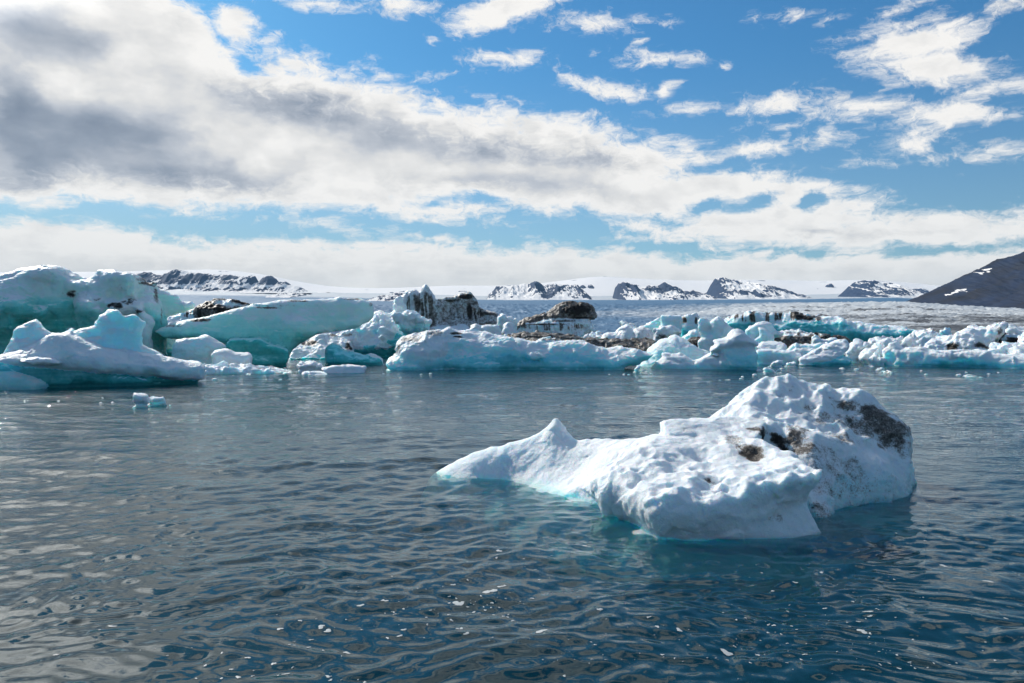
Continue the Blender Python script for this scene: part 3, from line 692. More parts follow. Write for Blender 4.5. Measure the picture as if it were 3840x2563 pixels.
berg('iceberg', 'pale blue iceberg with a ragged spire and a snowy ledge overhanging dark teal ice', 41.5, 'A', [
    Ly([(-160,1010),(0,1000),(60,975),(150,960),(280,900),(380,850),(470,800),(560,785),(680,795),(780,835),(920,890),(1050,940),(1250,965),(1450,985),(1600,1010),(1750,1040),(1860,1060),(1960,1065),(2000,1100),(2020,1125),(2000,1180),(1980,1250),(1850,1235),(1600,1215),(1300,1195),(1000,1170),(850,1160),(600,1140),(400,1130),(200,1110),(0,1090),(-160,1080)], T=2.0, w=1.0, off=-0.9, ice=[(800,.20),(1100,.26)], base=False, lean=.5, rel=.2),
    Ly([(-160,1050),(500,1090),(1200,1170),(1900,1230),(1990,1270),(1900,1335),(-160,1335)], T=2.0, w=.5, ice=[(1100,.85),(1330,.98)], lean=-.1, rel=.12),
    Ly([(20,1000),(60,920),(110,840),(130,770),(160,720),(220,700),(280,670),(340,648),(380,680),(400,710),(450,750),(520,785),(700,850),(700,1150),(20,1150)], T=.8, w=.6, off=1.4, ice=.38, base=True, lean=.1),
    Ly([(480,800),(600,780),(650,770),(690,740),(715,735),(720,765),(800,740),(880,725),(930,705),(920,690),(960,650),(975,610),(1030,590),(1060,555),(1100,550),(1160,560),(1185,600),(1215,625),(1260,610),(1310,600),(1350,615),(1390,650),(1435,670),(1435,710),(1400,740),(1395,790),(1385,860),(1400,910),(1500,950),(1620,1000),(1500,1150),(500,1150)], T=.75, w=.5, off=1.3, ice=.44, base=True, lean=.1, rel=.5),
    Ly([(175,1060),(250,1030),(400,1015),(500,1025),(610,1085),(500,1110),(300,1105)], T=.7, off=-1.3, ice=.02, base=False),
    Ly([(-160,1130),(0,1140),(150,1130),(300,1180),(420,1260),(480,1310),(400,1335),(-160,1335)], T=.9, off=-.5, ice=.45, lean=.2),
  ], paint=[('dirt',960,650,40,20,.35)], rough=.7, k=.18)
berg('ice_chunk', 'small square snowy ice chunk adrift on open water at left', 30.6, 'A', [
    Ly([(1300,1370),(1425,1368),(1440,1400),(1460,1450),(1455,1500),(1460,1535),(1280,1535),(1290,1480),(1285,1430)], T=.35, w=.15, ice=.12, lean=0),], rough=1.1, k=.1, cat='ice chunk')
berg('ice_chunk', 'low flat ice chunk floating right beside the small square chunk', 31.4, 'A', [
    Ly([(1430,1500),(1450,1420),(1500,1410),(1560,1418),(1600,1402),(1640,1440),(1640,1500)], T=.4, w=.2, ice=.15, lean=.2)], rough=1.0, k=.1, cat='ice chunk')
berg('iceberg', 'long slanted turquoise slab iceberg rising to the right with a dirty cream edge', 64, 'B', [
    Ly([(180,690),(250,650),(320,625),(400,605),(480,588),(600,575),(700,545),(800,515),(900,490),(1000,470),(1080,450),(1200,430),(1300,410),(1400,405),(1500,408),(1620,410),(1720,400),(1780,398),(1820,380),(1860,395),(1950,395),(2030,395),(2080,420),(2115,450),(2125,500),(2115,560),(2080,600),(2010,630),(1960,660),(1850,680),(1700,695),(1600,720),(1520,770),(1450,810),(1400,850),(1385,880),(1350,900),(1345,990),(1340,1016),(800,1016),(750,900),(700,800),(600,770),(450,760),(280,750),(220,715)], T=2.6, w=1.0, ice=[(400,.26),(500,.38),(640,.56),(760,.72),(1000,.88)], lean=.3, rel=.22, dirt=0.03),
    Ly([(820,750),(1110,745),(1180,790),(1380,850),(1345,1016),(820,1016)], T=2.0, off=-.9, w=.5, ice=.97, lean=.1),
  ], paint=[('dirt',560,590,120,16,.75),('dirt',330,640,120,14,.45),('dirt',430,670,240,40,.18),('dirt',1180,480,120,10,.6),('dirt',1480,420,120,12,.55),('dirt',1960,400,120,14,.6),('dirt',2100,450,30,30,.5),('dirt',1250,460,500,14,.3),('ice',2050,520,160,120,.38),('ice',1650,660,250,60,.5)], rough=.6, crust=.5, green=.9)
berg('iceberg', 'rounded blue-grey iceberg hump in front of the long turquoise slab', 60, 'B', [
    Ly([(340,860),(360,800),(380,765),(450,755),(540,745),(600,725),(650,715),(700,740),(740,770),(790,790),(825,820),(820,840),(780,850),(720,930),(700,1040),(600,1040),(350,1040),(340,930)], T=1.5, w=1.2, ice=.33)], rough=.7)
berg('iceberg', 'small smooth pale iceberg beside the blue-grey hump', 56.5, 'B', [
    Ly([(680,900),(710,860),(780,842),(830,845),(900,875),(960,878),(1020,878),(1048,910),(1045,960),(1030,1030),(900,1030),(820,1030),(700,1030),(685,940)], T=1.0, w=.8, ice=.2)], rough=.6)
berg('ice_floe', 'low grey snowy ice floe stretched out before the long turquoise slab', 53.6, 'B', [
    Ly([(560,1000),(690,992),(800,1005),(900,1010),(1000,1000),(1100,1015),(1200,1012),(1300,1020),(1400,1030),(1415,1055),(1350,1068),(1200,1068),(1000,1068),(800,1068),(560,1068)], T=1.3, w=.3, ice=.12, lean=1.2)], rough=1.3, cat='ice floe', k=.1)
berg('ice_floe', 'low floe with dark teal flank behind the ragged blue spire', 66, 'B', [
    Ly([(60,800),(120,785),(180,780),(230,755),(300,750),(380,752),(400,800),(400,960),(60,960)], T=2.2, w=.8, ice=[(760,.1),(840,.4),(880,.9)], lean=1.0)], cat='ice floe')
berg('iceberg', 'black dirt-streaked blocky iceberg behind the slanted slab', 100, 'B', [
    Ly([(275,590),(290,560),(330,548),(400,545),(440,510),(520,500),(600,500),(700,540),(760,600),(800,850),(275,850)], T=3, w=1.2, ice=.32, dirt=.1, rel=.4),
    Ly([(530,490),(580,450),(650,425),(730,405),(850,402),(950,430),(1000,440),(1080,455),(1250,500),(1250,850),(500,850)], T=3, off=-.5, w=1.4, ice=.2, dirt=.62, rel=.4),
  ], paint=[('dirt',680,470,100,45,1.0),('clean',850,450,110,30,1),('dirt',960,430,90,26,.95),('streak',600,540,160,60,.9),('dirt',760,510,90,50,.95)], flute=.12)
berg('ice_chunk', 'beige rounded ice lump floating before the turquoise pyramid', 55.5, 'B', [
    Ly([(1435,1045),(1437,985),(1500,957),(1580,960),(1640,970),(1690,1000),(1690,1045)], T=.8, w=.5, ice=.05, dirt=.16)], rough=1.0, cat='ice chunk')
berg('ice_floe', 'thin flat white floe drifting right of the beige ice lump', 54.5, 'B', [
    Ly([(1640,1042),(1650,1010),(1750,994),(1850,998),(1880,988),(1960,990),(2050,995),(2060,1042)], T=.8, w=.2, ice=.1, lean=1)], rough=.4, cat='ice floe', k=.1)
berg('ice_floe', 'nearest tiny flat floe below the beige ice lump', 52.2, 'B', [
    Ly([(1465,1070),(1490,1042),(1600,1040),(1700,1048),(1735,1070)], T=.8, w=.2, ice=.1, lean=1)], rough=.4, cat='ice floe', k=.1)
berg('iceberg', 'stepped white snowy iceberg with brown stains behind the turquoise pyramid', 79, 'B', [
    Ly([(1355,945),(1360,880),(1390,860),(1400,820),(1440,795),(1490,790),(1540,785),(1580,750),(1640,710),(1700,705),(1780,730),(1860,760),(1930,820),(1960,945)], T=3, w=1.5, ice=.10, lean=1.0, rel=.4),
    Ly([(1355,965),(1365,905),(1500,895),(1680,900),(1900,890),(1900,965)], T=1.5, off=-.5, ice=[(900,.05),(925,.7)], w=.4)],
  paint=[('dirt',1560,790,60,30,.8),('dirt',1500,800,40,20,.8),('dirt',1900,830,50,40,.8),('dirt',1790,720,70,20,.85)], rough=1.5)
berg('iceberg', 'tumbled white and cyan iceberg left of the dark twin peaks', 85, 'B', [
    Ly([(1800,740),(1850,700),(1950,670),(2020,630),(2080,600),(2120,560),(2130,530),(2180,515),(2250,540),(2300,520),(2330,420),(2355,395),(2375,470),(2420,520),(2484,522),(2534,557),(2584,577),(2604,597),(2584,627),(2560,660),(2450,700),(2364,767),(2334,817),(2200,850),(1960,850),(1850,800)], T=4.2, w=1.6, off=-.8, ice=.17, base=False, lean=.6, rel=.45),
    Ly([(1930,830),(2150,800),(2350,700),(2600,680),(2600,1000),(1930,1000)], T=3.0, w=.6, ice=.85, lean=0),
    Ly([(2270,540),(2400,520),(2484,522),(2560,570),(2604,597),(2584,677),(2514,707),(2404,727),(2340,650)], T=1.4, off=-1.8, w=.7, ice=[(530,.12),(610,.15),(640,.5),(740,.45)], base=False, lean=-.2),
  ], paint=[('dirt',1900,720,70,20,.5),('dirt',1890,810,60,20,.6),('ice',2010,685,40,30,.6),('ice',2130,690,42,26,.6)], dents=[(2010,690,45,.3),(2130,692,45,.3),(2220,600,60,.2)], rough=2.4, crust=.7)
berg('iceberg', 'small dark teal pyramid iceberg with a low white tail', 65.5, 'B', [
    Ly([(1680,1010),(1685,850),(1700,825),(1755,785),(1800,810),(1850,850),(1890,865),(1950,870),(2000,890),(2100,920),(2150,930),(2200,970),(2230,1010)], T=1.4, w=1.1, ice=.93, lean=.2),
    Ly([(2050,1000),(2060,900),(2120,890),(2180,920),(2220,980),(2225,1000)], T=.7, off=.6, ice=.1)], rough=.8, crust=.35)
berg('iceberg', 'long cyan iceberg with a snowy rim and tan crusted left shoulder', 58.5, 'C', [
    Ly([(115,925),(130,830),(180,790),(190,740),(200,690),(230,625),(300,605),(400,580),(500,565),(600,570),(640,550),(680,545),(740,570),(790,600),(800,650),(760,760),(700,925)], T=2.6, off=-.6, w=1.7, ice=[(600,.05),(760,.15),(830,.45),(910,.55)], lean=.6, rel=.35),
    Ly([(600,620),(700,600),(790,575),(840,565),(900,580),(1000,585),(1080,605),(1150,615),(1230,630),(1290,635),(1400,660),(1520,680),(1620,665),(1700,655),(1800,655),(1870,670),(1930,700),(2050,725),(2120,710),(2180,708),(2280,725),(2340,745),(2400,760),(2460,775),(2420,800),(2340,840),(2280,880),(2200,900),(2180,925),(600,925)], T=2.2, w=1.5, ice=[(590,.12),(650,.32),(760,.46),(860,.62),(910,.70)], lean=.35, rel=.3),
    Ly([(1350,800),(1358,765),(1400,755),(1440,750),(1520,795),(1500,825),(1400,828)], T=.5, off=-.3, ice=.03, base=False),
  ], paint=[('dirt',330,640,190,50,.46),('dirt',220,720,45,80,.46),('dirt',550,590,120,30,.44),('dirt',720,590,70,16,.75),('dirt',740,620,55,12,.8),('dirt',420,610,100,20,.22),('ice',1150,830,420,60,.74),('ice',680,850,160,50,.68),('dirt',640,790,80,18,.22)], dents=[(1180,780,160,.12),(1900,840,180,.1)], rough=1.0)
berg('iceberg', 'tall grey twin-peaked iceberg with black vertical streaks', 112, 'C', [
    Ly([(205,400),(225,350),(215,310),(240,260),(300,215),(340,205),(380,200),(415,230),(420,190),(455,152),(490,190),(520,240),(550,300),(570,360),(590,420),(600,800),(200,800)], T=3.0, w=1.4, ice=.16, dirt=.30, rel=.5, lean=.15),
    Ly([(545,330),(560,300),(600,285),(680,270),(760,245),(800,235),(855,222),(880,260),(920,310),(930,350),(960,375),(1020,390),(1080,410),(1120,440),(1150,480),(1160,560),(1180,800),(560,800)], T=3.4, off=.4, w=.7, ice=.16, dirt=.46, rel=.5, lean=.15),
    Ly([(480,520),(600,530),(800,520),(850,560),(830,800),(480,800)], T=2, off=-2, ice=.12),
  ], paint=[('dirt',515,420,60,190,.58),('streak',480,380,90,200,.6),('streak',360,330,90,120,.6),('dirt',405,260,14,60,.6),
   ('dirt',660,300,110,22,.8),('dirt',820,262,60,26,.9),('dirt',850,400,30,100,.85),('streak',930,430,90,80,.75),('dirt',1010,415,150,24,.7),('streak',720,420,150,110,.55),('dirt',1120,500,40,60,.8),('dirt',880,320,50,40,.6)], flute=.16, rough=.7, facet=.3, crust=.15)
berg('ice_chunk', 'small blue-white ice block just right of the dark twin peaks', 96, 'C', [
    Ly([(1105,440),(1130,410),(1165,415),(1180,435),(1190,430),(1230,455),(1260,460),(1275,490),(1280,640),(1105,640)], T=1.2, ice=.2)], cat='ice chunk', group=None)
berg('ice_chunk', 'rounded cream ice ball below the small blue-white block', 90, 'C', [
    Ly([(1135,560),(1145,515),(1190,495),(1230,505),(1250,540),(1250,700),(1140,700)], T=.8, w=.7, ice=.1, dirt=.10)], rough=1.0, cat='ice chunk')
berg('ice_chunk', 'low beige mound with a snowy dome before the dark twin peaks', 82, 'C', [
    Ly([(840,570),(860,520),(900,502),(950,515),(960,700),(840,700)], T=1.4, w=1, ice=.05, dirt=.25),
    Ly([(930,560),(960,512),(1040,502),(1090,510),(1120,550),(1140,700),(930,700)], T=1.4, w=1, ice=.14)], rough=.8, cat='ice chunk')
berg('iceberg', 'black capped mushroom-shaped iceberg with a grey skirt', 105, 'C', [
    Ly([(1230,580),(1260,550),(1255,520),(1300,480),(1360,455),(1430,425),(1510,415),(1560,380),(1600,340),(1660,318),(1740,312),(1800,320),(1860,315),(1920,335),(1950,370),(1972,420),(1965,450),(1920,465),(1880,480),(1700,480),(1500,500),(1350,540)], T=3.2, off=-.6, w=1.8, ice=.15, dirt=.62, base=False, lean=.4, rel=.4),
    Ly([(1260,530),(1500,470),(1900,470),(1930,530),(1960,580),(1880,600),(1880,800),(1240,800)], T=2.8, w=1.0, ice=.26, dirt=.30, lean=.1, rel=.3)],
  paint=[('dirt',1800,380,180,75,1.1),('dirt',1600,400,60,60,.40),('dirt',1400,460,90,22,.7),('dirt',1850,450,120,16,1.0),('dirt',1500,510,200,8,.8),('streak',1600,530,320,50,.6),('dirt',1330,520,30,30,.6),('dirt',1650,480,160,10,.75)], flute=.12, crust=.3)
berg('ice_floe', 'long flat brown-crusted floe behind the cyan iceberg', 76, 'C', [
    Ly([(1150,602),(1250,590),(1400,592),(1500,600),(1600,598),(1750,605),(1850,630),(2000,645),(2200,650),(2499,655),(2510,720),(2500,800),(1150,800)], T=2.6, w=.35, ice=.25, dirt=.62, lean=1.5, rel=.3),
    Ly([(1420,660),(1500,625),(1600,620),(1680,660),(1680,760),(1420,760)], T=1, off=-1, ice=.2, dirt=.15)],
  paint=[('dirt',1700,640,500,14,.62)], rough=.8, crust=.3, cat='ice floe')
berg('ice_chunk', 'heap of dirty white rubble at the foot of the mushroom iceberg', 96, 'C', [
    Ly([(1860,640),(1870,590),(1900,575),(1940,590),(1980,580),(2040,600),(2060,700),(1860,700)], T=1.2, ice=.12, dirt=.2, rel=.8)], rough=1.8, cat='ice chunk')
berg('iceberg', 'white conical snow mound with a grey right flank', 90, 'D', [
    Ly([(100,660),(140,600),(190,575),(245,575),(290,530),(360,503),(400,520),(440,560),(520,700),(100,700)], T=2.2, w=1.8, ice=.12, dirt=.02, lean=.5),
    Ly([(400,660),(420,540),(500,530),(560,555),(600,590),(630,640),(630,700),(400,700)], T=2.0, off=.6, w=1.4, ice=.2, dirt=.3)], rough=.8)
berg('ice_chunk', 'small dark pointed shard behind the conical snow mound', 104, 'D', [
    Ly([(300,475),(340,485),(380,505),(430,520),(430,640),(310,640)], T=.8, ice=.3, dirt=.35)], cat='ice chunk')
berg('iceberg', 'pale blue sloping wedge of ice left of the square block', 101, 'D', [
    Ly([(440,560),(460,525),(540,505),(600,470),(650,440),(680,520),(680,760),(440,760)], T=1.5, w=.8, ice=.33)], rough=.8)
berg('iceberg', 'square pale cyan ice block with a flat top', 97, 'D', [
    Ly([(650,435),(660,427),(740,430),(800,430),(832,428),(845,480),(840,540),(825,600),(820,760),(655,760)], T=1.6, w=.5, ice=.3)], rough=.7)
berg('iceberg', 'brown-grey stained ice block right of the square cyan block', 102, 'D', [
    Ly([(840,450),(900,435),(940,410),(965,415),(980,440),(985,520),(975,760),(835,760),(835,500)], T=1.6, w=.5, ice=[(440,.2),(540,.3),(560,.9)], dirt=.22, rel=.5)], paint=[('dirt',860,480,30,40,.8),('dirt',960,480,14,40,.7)], rough=1.2)
berg('ice_chunk', 'cream and brown rounded ice lump below the square cyan block', 87, 'D', [
    Ly([(575,575),(600,540),(660,520),(740,520),(780,545),(820,570),(815,600),(760,610),(700,640),(690,760),(600,760)], T=1.1, w=.9, ice=.08, dirt=.12)], paint=[('dirt',670,620,70,35,.6)], rough=1.0, cat='ice chunk')
berg('ice_chunk', 'small cyan hump below the brown-grey stained block', 82, 'D', [
    Ly([(850,620),(900,575),(960,558),(985,580),(1020,640),(1010,760),(850,760)], T=1.1, w=.8, ice=.35)], cat='ice chunk')
berg('ice_floe', 'brown gravel-covered floe between the cyan hump and the leaning fins', 76, 'D', [
    Ly([(890,655),(960,635),(1030,622),(1090,665),(1100,760),(890,760)], T=1.5, w=.4, ice=.15, dirt=.66, lean=.8)], paint=[('dirt',960,690,90,16,.9)], cat='ice floe')
berg('iceberg', 'broad pale cyan dome iceberg left of the mushroom pedestal', 63.5, 'D', [
    Ly([(370,890),(450,820),(520,770),(540,730),(600,690),(640,655),(700,635),(780,605),(830,625),(890,660),(950,700),(1010,735),(1060,755),(1150,800),(1150,900),(370,900)], T=2.4, w=2.2, ice=[(620,.28),(860,.42)], lean=.4)], rough=.8, crust=.5)
berg('iceberg', 'white topped blue pedestal iceberg with a low curled arm', 59.5, 'D', [
    Ly([(555,915),(575,870),(640,825),(670,800),(660,765),(720,765),(780,770),(820,758),(870,780),(930,820),(980,820),(1050,780),(1080,770),(1150,800),(1200,850),(1170,915)], T=1.2, w=.7, ice=[(770,.08),(880,.3)], lean=.4),
    Ly([(1075,740),(1090,705),(1130,690),(1110,650),(1200,640),(1240,625),(1260,590),(1290,560),(1330,545),(1370,560),(1400,590),(1440,620),(1480,650),(1515,680),(1515,700),(1480,710),(1470,690),(1400,725),(1300,745),(1180,745),(1100,770)], T=1.9, off=-.4, w=1.2, ice=.10, base=False, lean=.3, rel=.2),
    Ly([(1140,700),(1470,700),(1490,760),(1510,790),(1495,830),(1510,870),(1535,915),(1050,915),(1130,860),(1170,800),(1150,740)], T=1.6, w=1.1, off=.1, ice=[(720,.3),(800,.55),(900,.66)], lean=0, rel=.2)], paint=[('ice',1160,830,90,80,.15),('dirt',1180,745,80,10,.2)], rough=.75)
berg('iceberg', 'pair of smooth leaning white ice fins behind the pedestal iceberg', 73, 'D', [
    Ly([(980,530),(975,480),(1000,445),(1060,450),(1110,480),(1115,520),(1110,540),(1140,600),(1140,680),(1120,690),(1050,650),(1000,610),(985,570)], T=.9, w=.7, ice=.28, off=.5, base=False),
    Ly([(1090,490),(1120,460),(1155,432),(1200,460),(1240,500),(1270,530),(1300,545),(1290,600),(1250,640),(1150,700),(1090,640),(1110,570)], T=.9, w=.7, ice=.26, base=False, lean=.1),
    Ly([(990,640),(1100,620),(1290,610),(1320,780),(990,780)], T=1.3, w=.8, ice=.15)], rough=.8)
berg('iceberg', 'smooth arched white and cyan iceberg right of the leaning fins', 80, 'D', [
    Ly([(1390,570),(1430,530),(1500,495),(1560,488),(1620,505),(1640,540),(1680,575),(1740,590),(1700,620),(1650,630),(1650,780),(1400,780)], T=1.9, w=1.2, ice=.3),
    Ly([(1470,650),(1520,600),(1515,540),(1560,545),(1620,570),(1650,600),(1655,780),(1470,780)], T=.9, off=-.9, w=.6, ice=.32, lean=.1)], rough=.8)
berg('iceberg', 'soft white snow heap beside the pedestal iceberg', 70, 'D', [
    Ly([(1480,700),(1540,660),(1620,665),(1700,672),(1750,690),(1765,720),(1760,820),(1480,820)], T=1.6, w=1.3, ice=.15, lean=.6)], rough=1.0)
berg('iceberg', 'very long dark teal iceberg with black striped crest at right', 112, 'D', [
    Ly([(1200,480),(1240,440),(1300,425),(1350,430),(1400,420),(1430,390),(1480,385),(1540,400),(1620,400),(1690,395),(1740,400),(1800,400),(1900,420),(2000,430),(2080,435),(2215,445),(2249,450),(2282,471),(2349,487),(2417,492),(2517,513),(2677,521),(2786,529),(2853,555),(2908,567),(2904,597),(2853,630),(2828,800),(1200,800)], T=4.5, w=2.4, ice=[(400,.25),(480,.42),(500,.86),(560,.92),(600,.99)], rel=.25, lean=.35)],
  paint=[('streak',1500,440,330,60,.62),('streak',1800,430,160,50,.8),('dirt',1860,440,60,30,1.0),('dirt',1960,455,50,26,.9),('dirt',2040,455,30,30,.7),('ice',2500,540,300,40,.55),('ice',1500,450,140,50,.25),('dirt',1700,400,280,8,.5),('ice',2350,490,120,30,.4)], flute=.10, crust=.8, green=.4, facet=.3)
berg('ice_floe', 'flat grey-brown slab of dirty ice in front of the long teal iceberg', 86, 'D', [
    Ly([(1640,640),(1660,610),(1750,600),(1900,600),(2000,605),(2100,605),(2200,610),(2280,615),(2310,640),(2300,850),(1640,850)], T=2.6, w=.5, ice=.2, dirt=.62, lean=.5)], paint=[('dirt',2200,625,110,22,1.0),('clean',1800,600,200,10,1)], crust=.6, rough=1.1, cat='ice floe')
berg('ice_floe', 'thin snowy shelf lying behind the flat grey-brown slab', 92, 'D', [
    Ly([(1640,590),(1730,565),(1850,575),(1980,590),(2010,610),(2010,700),(1640,700)], T=1.8, w=.5, ice=.12, lean=.8)], cat='ice floe')
berg('ice_chunk', 'white saddle-shaped ice lump in front of the grey-brown slab', 81, 'D', [
    Ly([(1972,700),(1980,625),(2010,592),(2050,600),(2090,630),(2150,622),(2190,625),(2220,650),(2225,800),(1975,800)], T=1.2, w=.9, ice=.15)], rough=.8, cat='ice chunk')
berg('iceberg', 'low pale blue block with a straight edge right of the pedestal', 67, 'D', [
    Ly([(1480,790),(1500,735),(1600,728),(1700,735),(1820,740),(1830,768),(1880,770),(1890,810),(1870,890),(1490,890)], T=1.8, w=.5, ice=.28, lean=.4)], rough=.7)
berg('iceberg', 'pale cyan sloping ice behind the tilted white slab', 73, 'D', [
    Ly([(1740,760),(1800,710),(1840,670),(1870,685),(1900,675),(2000,680),(2150,670),(2160,880),(1740,880)], T=1.8, w=1.0, ice=.32, lean=.6)], rough=1.2)
berg('iceberg', 'tilted pitted white slab iceberg resting on a turquoise foot', 64.5, 'D', [
    Ly([(1855,875),(1870,820),(1920,790),(1990,740),(2080,700),(2180,665),(2260,645),(2300,642),(2325,680),(2320,720),(2280,765),(2200,800),(2100,840),(2000,870),(1920,882)], T=1.3, w=.5, ice=.06, base=False, lean=.9, rel=.2),
    Ly([(1870,895),(1900,850),(2100,820),(2240,780),(2290,800),(2330,830),(2375,895)], T=1.4, off=.5, w=.8, ice=.72, lean=.2)], paint=[('dirt',2080,735,90,7,.6),('ice',2060,860,140,16,.6)], rough=1.0, crust=.6)
for L_, R__, pts, ic in (
    ('pointed white ice chunk floating left of the tilted slab', 63.2, [(1560,890),(1600,850),(1640,830),(1690,815),(1730,840),(1745,890)], .08),
    ('flat oval ice chunk touching the left end of the tilted slab', 63.8, [(1735,890),(1740,850),(1790,835),(1850,840),(1868,890)], .12),
    ('low translucent ice chunk adrift in front of the pale blue block', 54.3, [(1530,947),(1540,900),(1580,888),(1650,900),(1735,928),(1735,947)], .18),
    ('tiny wedge of ice adrift left of the low curled arm', 55.2, [(392,936),(400,905),(430,885),(475,875),(484,936)], .2)):
    berg('ice_chunk', L_, R__, 'D', [Ly(pts, T=.5, w=.3, ice=ic)], rough=1.1, cat='ice chunk', k=.1)
for L_, R__, pts, ic, dr in (
    ('jagged small white iceberg right of the turquoise foot', 70, [(470,1200),(500,1150),(530,1100),(560,1080),(600,1070),(640,1085),(650,1130),(690,1090),(700,1130),(660,1270),(480,1270)], .12, .05),
    ('white curved iceberg left of the ribbed arch iceberg', 68, [(640,1260),(650,1200),(690,1150),(740,1130),(790,1090),(840,1075),(890,1110),(880,1200),(870,1270)], .14, .0),
    ('round white ice boulder before the curved iceberg', 66.5, [(745,1275),(750,1230),(790,1200),(830,1215),(840,1275)], .12, 0),
    ('thin drifting floe below the round white boulder', 65, [(700,1282),(740,1250),(800,1245),(880,1258),(890,1282)], .15, .03)):
    berg('ice_chunk', L_, R__, 'E', [Ly(pts, T=1.1, w=.45, ice=ic, dirt=dr, lean=.4)], facet=.9, rough=.8, cat='ice chunk', k=.1)
berg('iceberg', 'ribbed cyan iceberg with hollow arches and a flat snowy top at right', 62.5, 'E', [
    Ly([(830,1345),(840,1300),(880,1250),(870,1200),(865,1160),(900,1130),(930,1120),(940,1080),(990,1065),(1030,1090),(1070,1130),(1150,1140),(1220,1125),(1300,1130),(1360,1150),(1470,1165),(1600,1160),(1750,1165),(1860,1160),(1960,1165),(2010,1195),(2100,1205),(2250,1210),(2400,1215),(2560,1230),(2560,1345)], T=2.4, w=1.0, ice=[(1140,.06),(1200,.15),(1250,.45),(1330,.75)], rel=.15, lean=.3),
  ], paint=[('ice',945,1230,60,60,.5),('ice',1080,1220,55,40,.5),('ice',1240,1230,110,60,.35),('ice',1130,1290,70,50,.12),('ice',1680,1290,350,36,.82),('dirt',1400,1150,100,10,.3)], dents=[(950,1225,62,.42),(1085,1215,62,.42),(1240,1215,70,.3),(1700,1290,120,.15),(1950,1290,130,.15)], rough=.8)
berg('iceberg', 'broad rough white snow slope with brown stains at the right edge', 76, 'E', [
    Ly([(1310,1150),(1340,1090),(1400,1050),(1480,1030),(1600,1010),(1700,960),(1760,925),(1850,915),(1950,910),(2040,900),(2100,880),(2140,875),(2170,890),(2150,940),(2110,1010),(2040,1060),(2000,1110),(1980,1260),(1310,1260)], T=3.5, w=1.4, ice=.06, lean=1.2, dirt=.03)], paint=[('dirt',1610,1120,50,40,.9),('dirt',1880,1110,70,40,.85),('dirt',1750,1130,140,30,.3),('dirt',2110,960,30,40,.5),('ice',2000,980,80,30,.45)], rough=1.8, crust=.7)
berg('iceberg', 'grey-white snowy ridge at the right edge behind the broad slope', 84, 'E', [
    Ly([(2110,980),(2170,905),(2250,915),(2349,930),(2450,940),(2560,960),(2560,1150),(2100,1150)], T=2.4, w=1.2, ice=.12, dirt=.08)], rough=1.8)
berg('iceberg', 'dark brown rubbly ice block at the right edge', 80, 'E', [
    Ly([(2040,1080),(2080,1000),(2150,990),(2300,1000),(2349,1010),(2560,1010),(2560,1250),(2050,1250)], T=2.2, w=.8, ice=.2, dirt=.8, rel=.5)], paint=[('clean',2140,1040,40,30,1),('clean',2230,1000,60,20,1)], rough=2.0, crust=.2)
for L_, R__, pts, ic, dr in (
    ('jumbled white ice rubble left of the broad snow slope', 86, [(725,1120),(730,1060),(800,1045),(870,1035),(960,1040),(1060,1040),(1120,1060),(1200,1060),(1230,1100),(1240,1220),(730,1220)], .1, .08),
    ('farther ridge of white ice rubble under the glacier front', 96, [(1120,1080),(1180,1010),(1250,975),(1330,975),(1390,960),(1440,975),(1470,1010),(1520,1040),(1530,1180),(1130,1180)], .1, .03),
    ('low white iceberg with cyan base in front of the dark brown block', 68, [(1960,1190),(1980,1120),(2050,1100),(2150,1095),(2250,1105),(2310,1110),(2290,1290),(1970,1290)], .22, .0),
    ('white sloping iceberg cut by the right edge', 65, [(2200,1215),(2230,1160),(2300,1120),(2349,1105),(2560,1100),(2560,1300),(2200,1300)], .08, .02),
    ('pointed grey ice block on the right edge above the white sloping one', 73, [(2275,1080),(2300,1020),(2349,1000),(2560,990),(2560,1250),(2290,1250)], .18, .12),
    ('small bright blue ice cluster under the glacier front at right', 130, [(1455,1000),(1470,940),(1500,945),(1520,925),(1580,940),(1600,980),(1600,1080),(1455,1080)], .38, 0),
    ):
    berg('iceberg', L_, R__, 'E', [Ly(pts, T=1.8, w=.6, ice=ic, dirt=dr, lean=.6, rel=.7)], rough=1.5, k=.2, facet=1.1)
for L_, R__, pts in (
    ('half sunken translucent floe awash in the right-hand water', 49.3, [(1660,1448),(1690,1420),(1750,1408),(1820,1414),(1900,1430),(1935,1448)]),
    ('barely floating sliver of ice awash left of the half sunken floe', 54, [(795,1390),(830,1374),(890,1368),(960,1374),(990,1390)])):
    berg('ice_floe', L_, R__, 'E', [Ly(pts, T=.7, w=.25, ice=.25, lean=.8)], rough=1.0, cat='ice floe', k=.1)

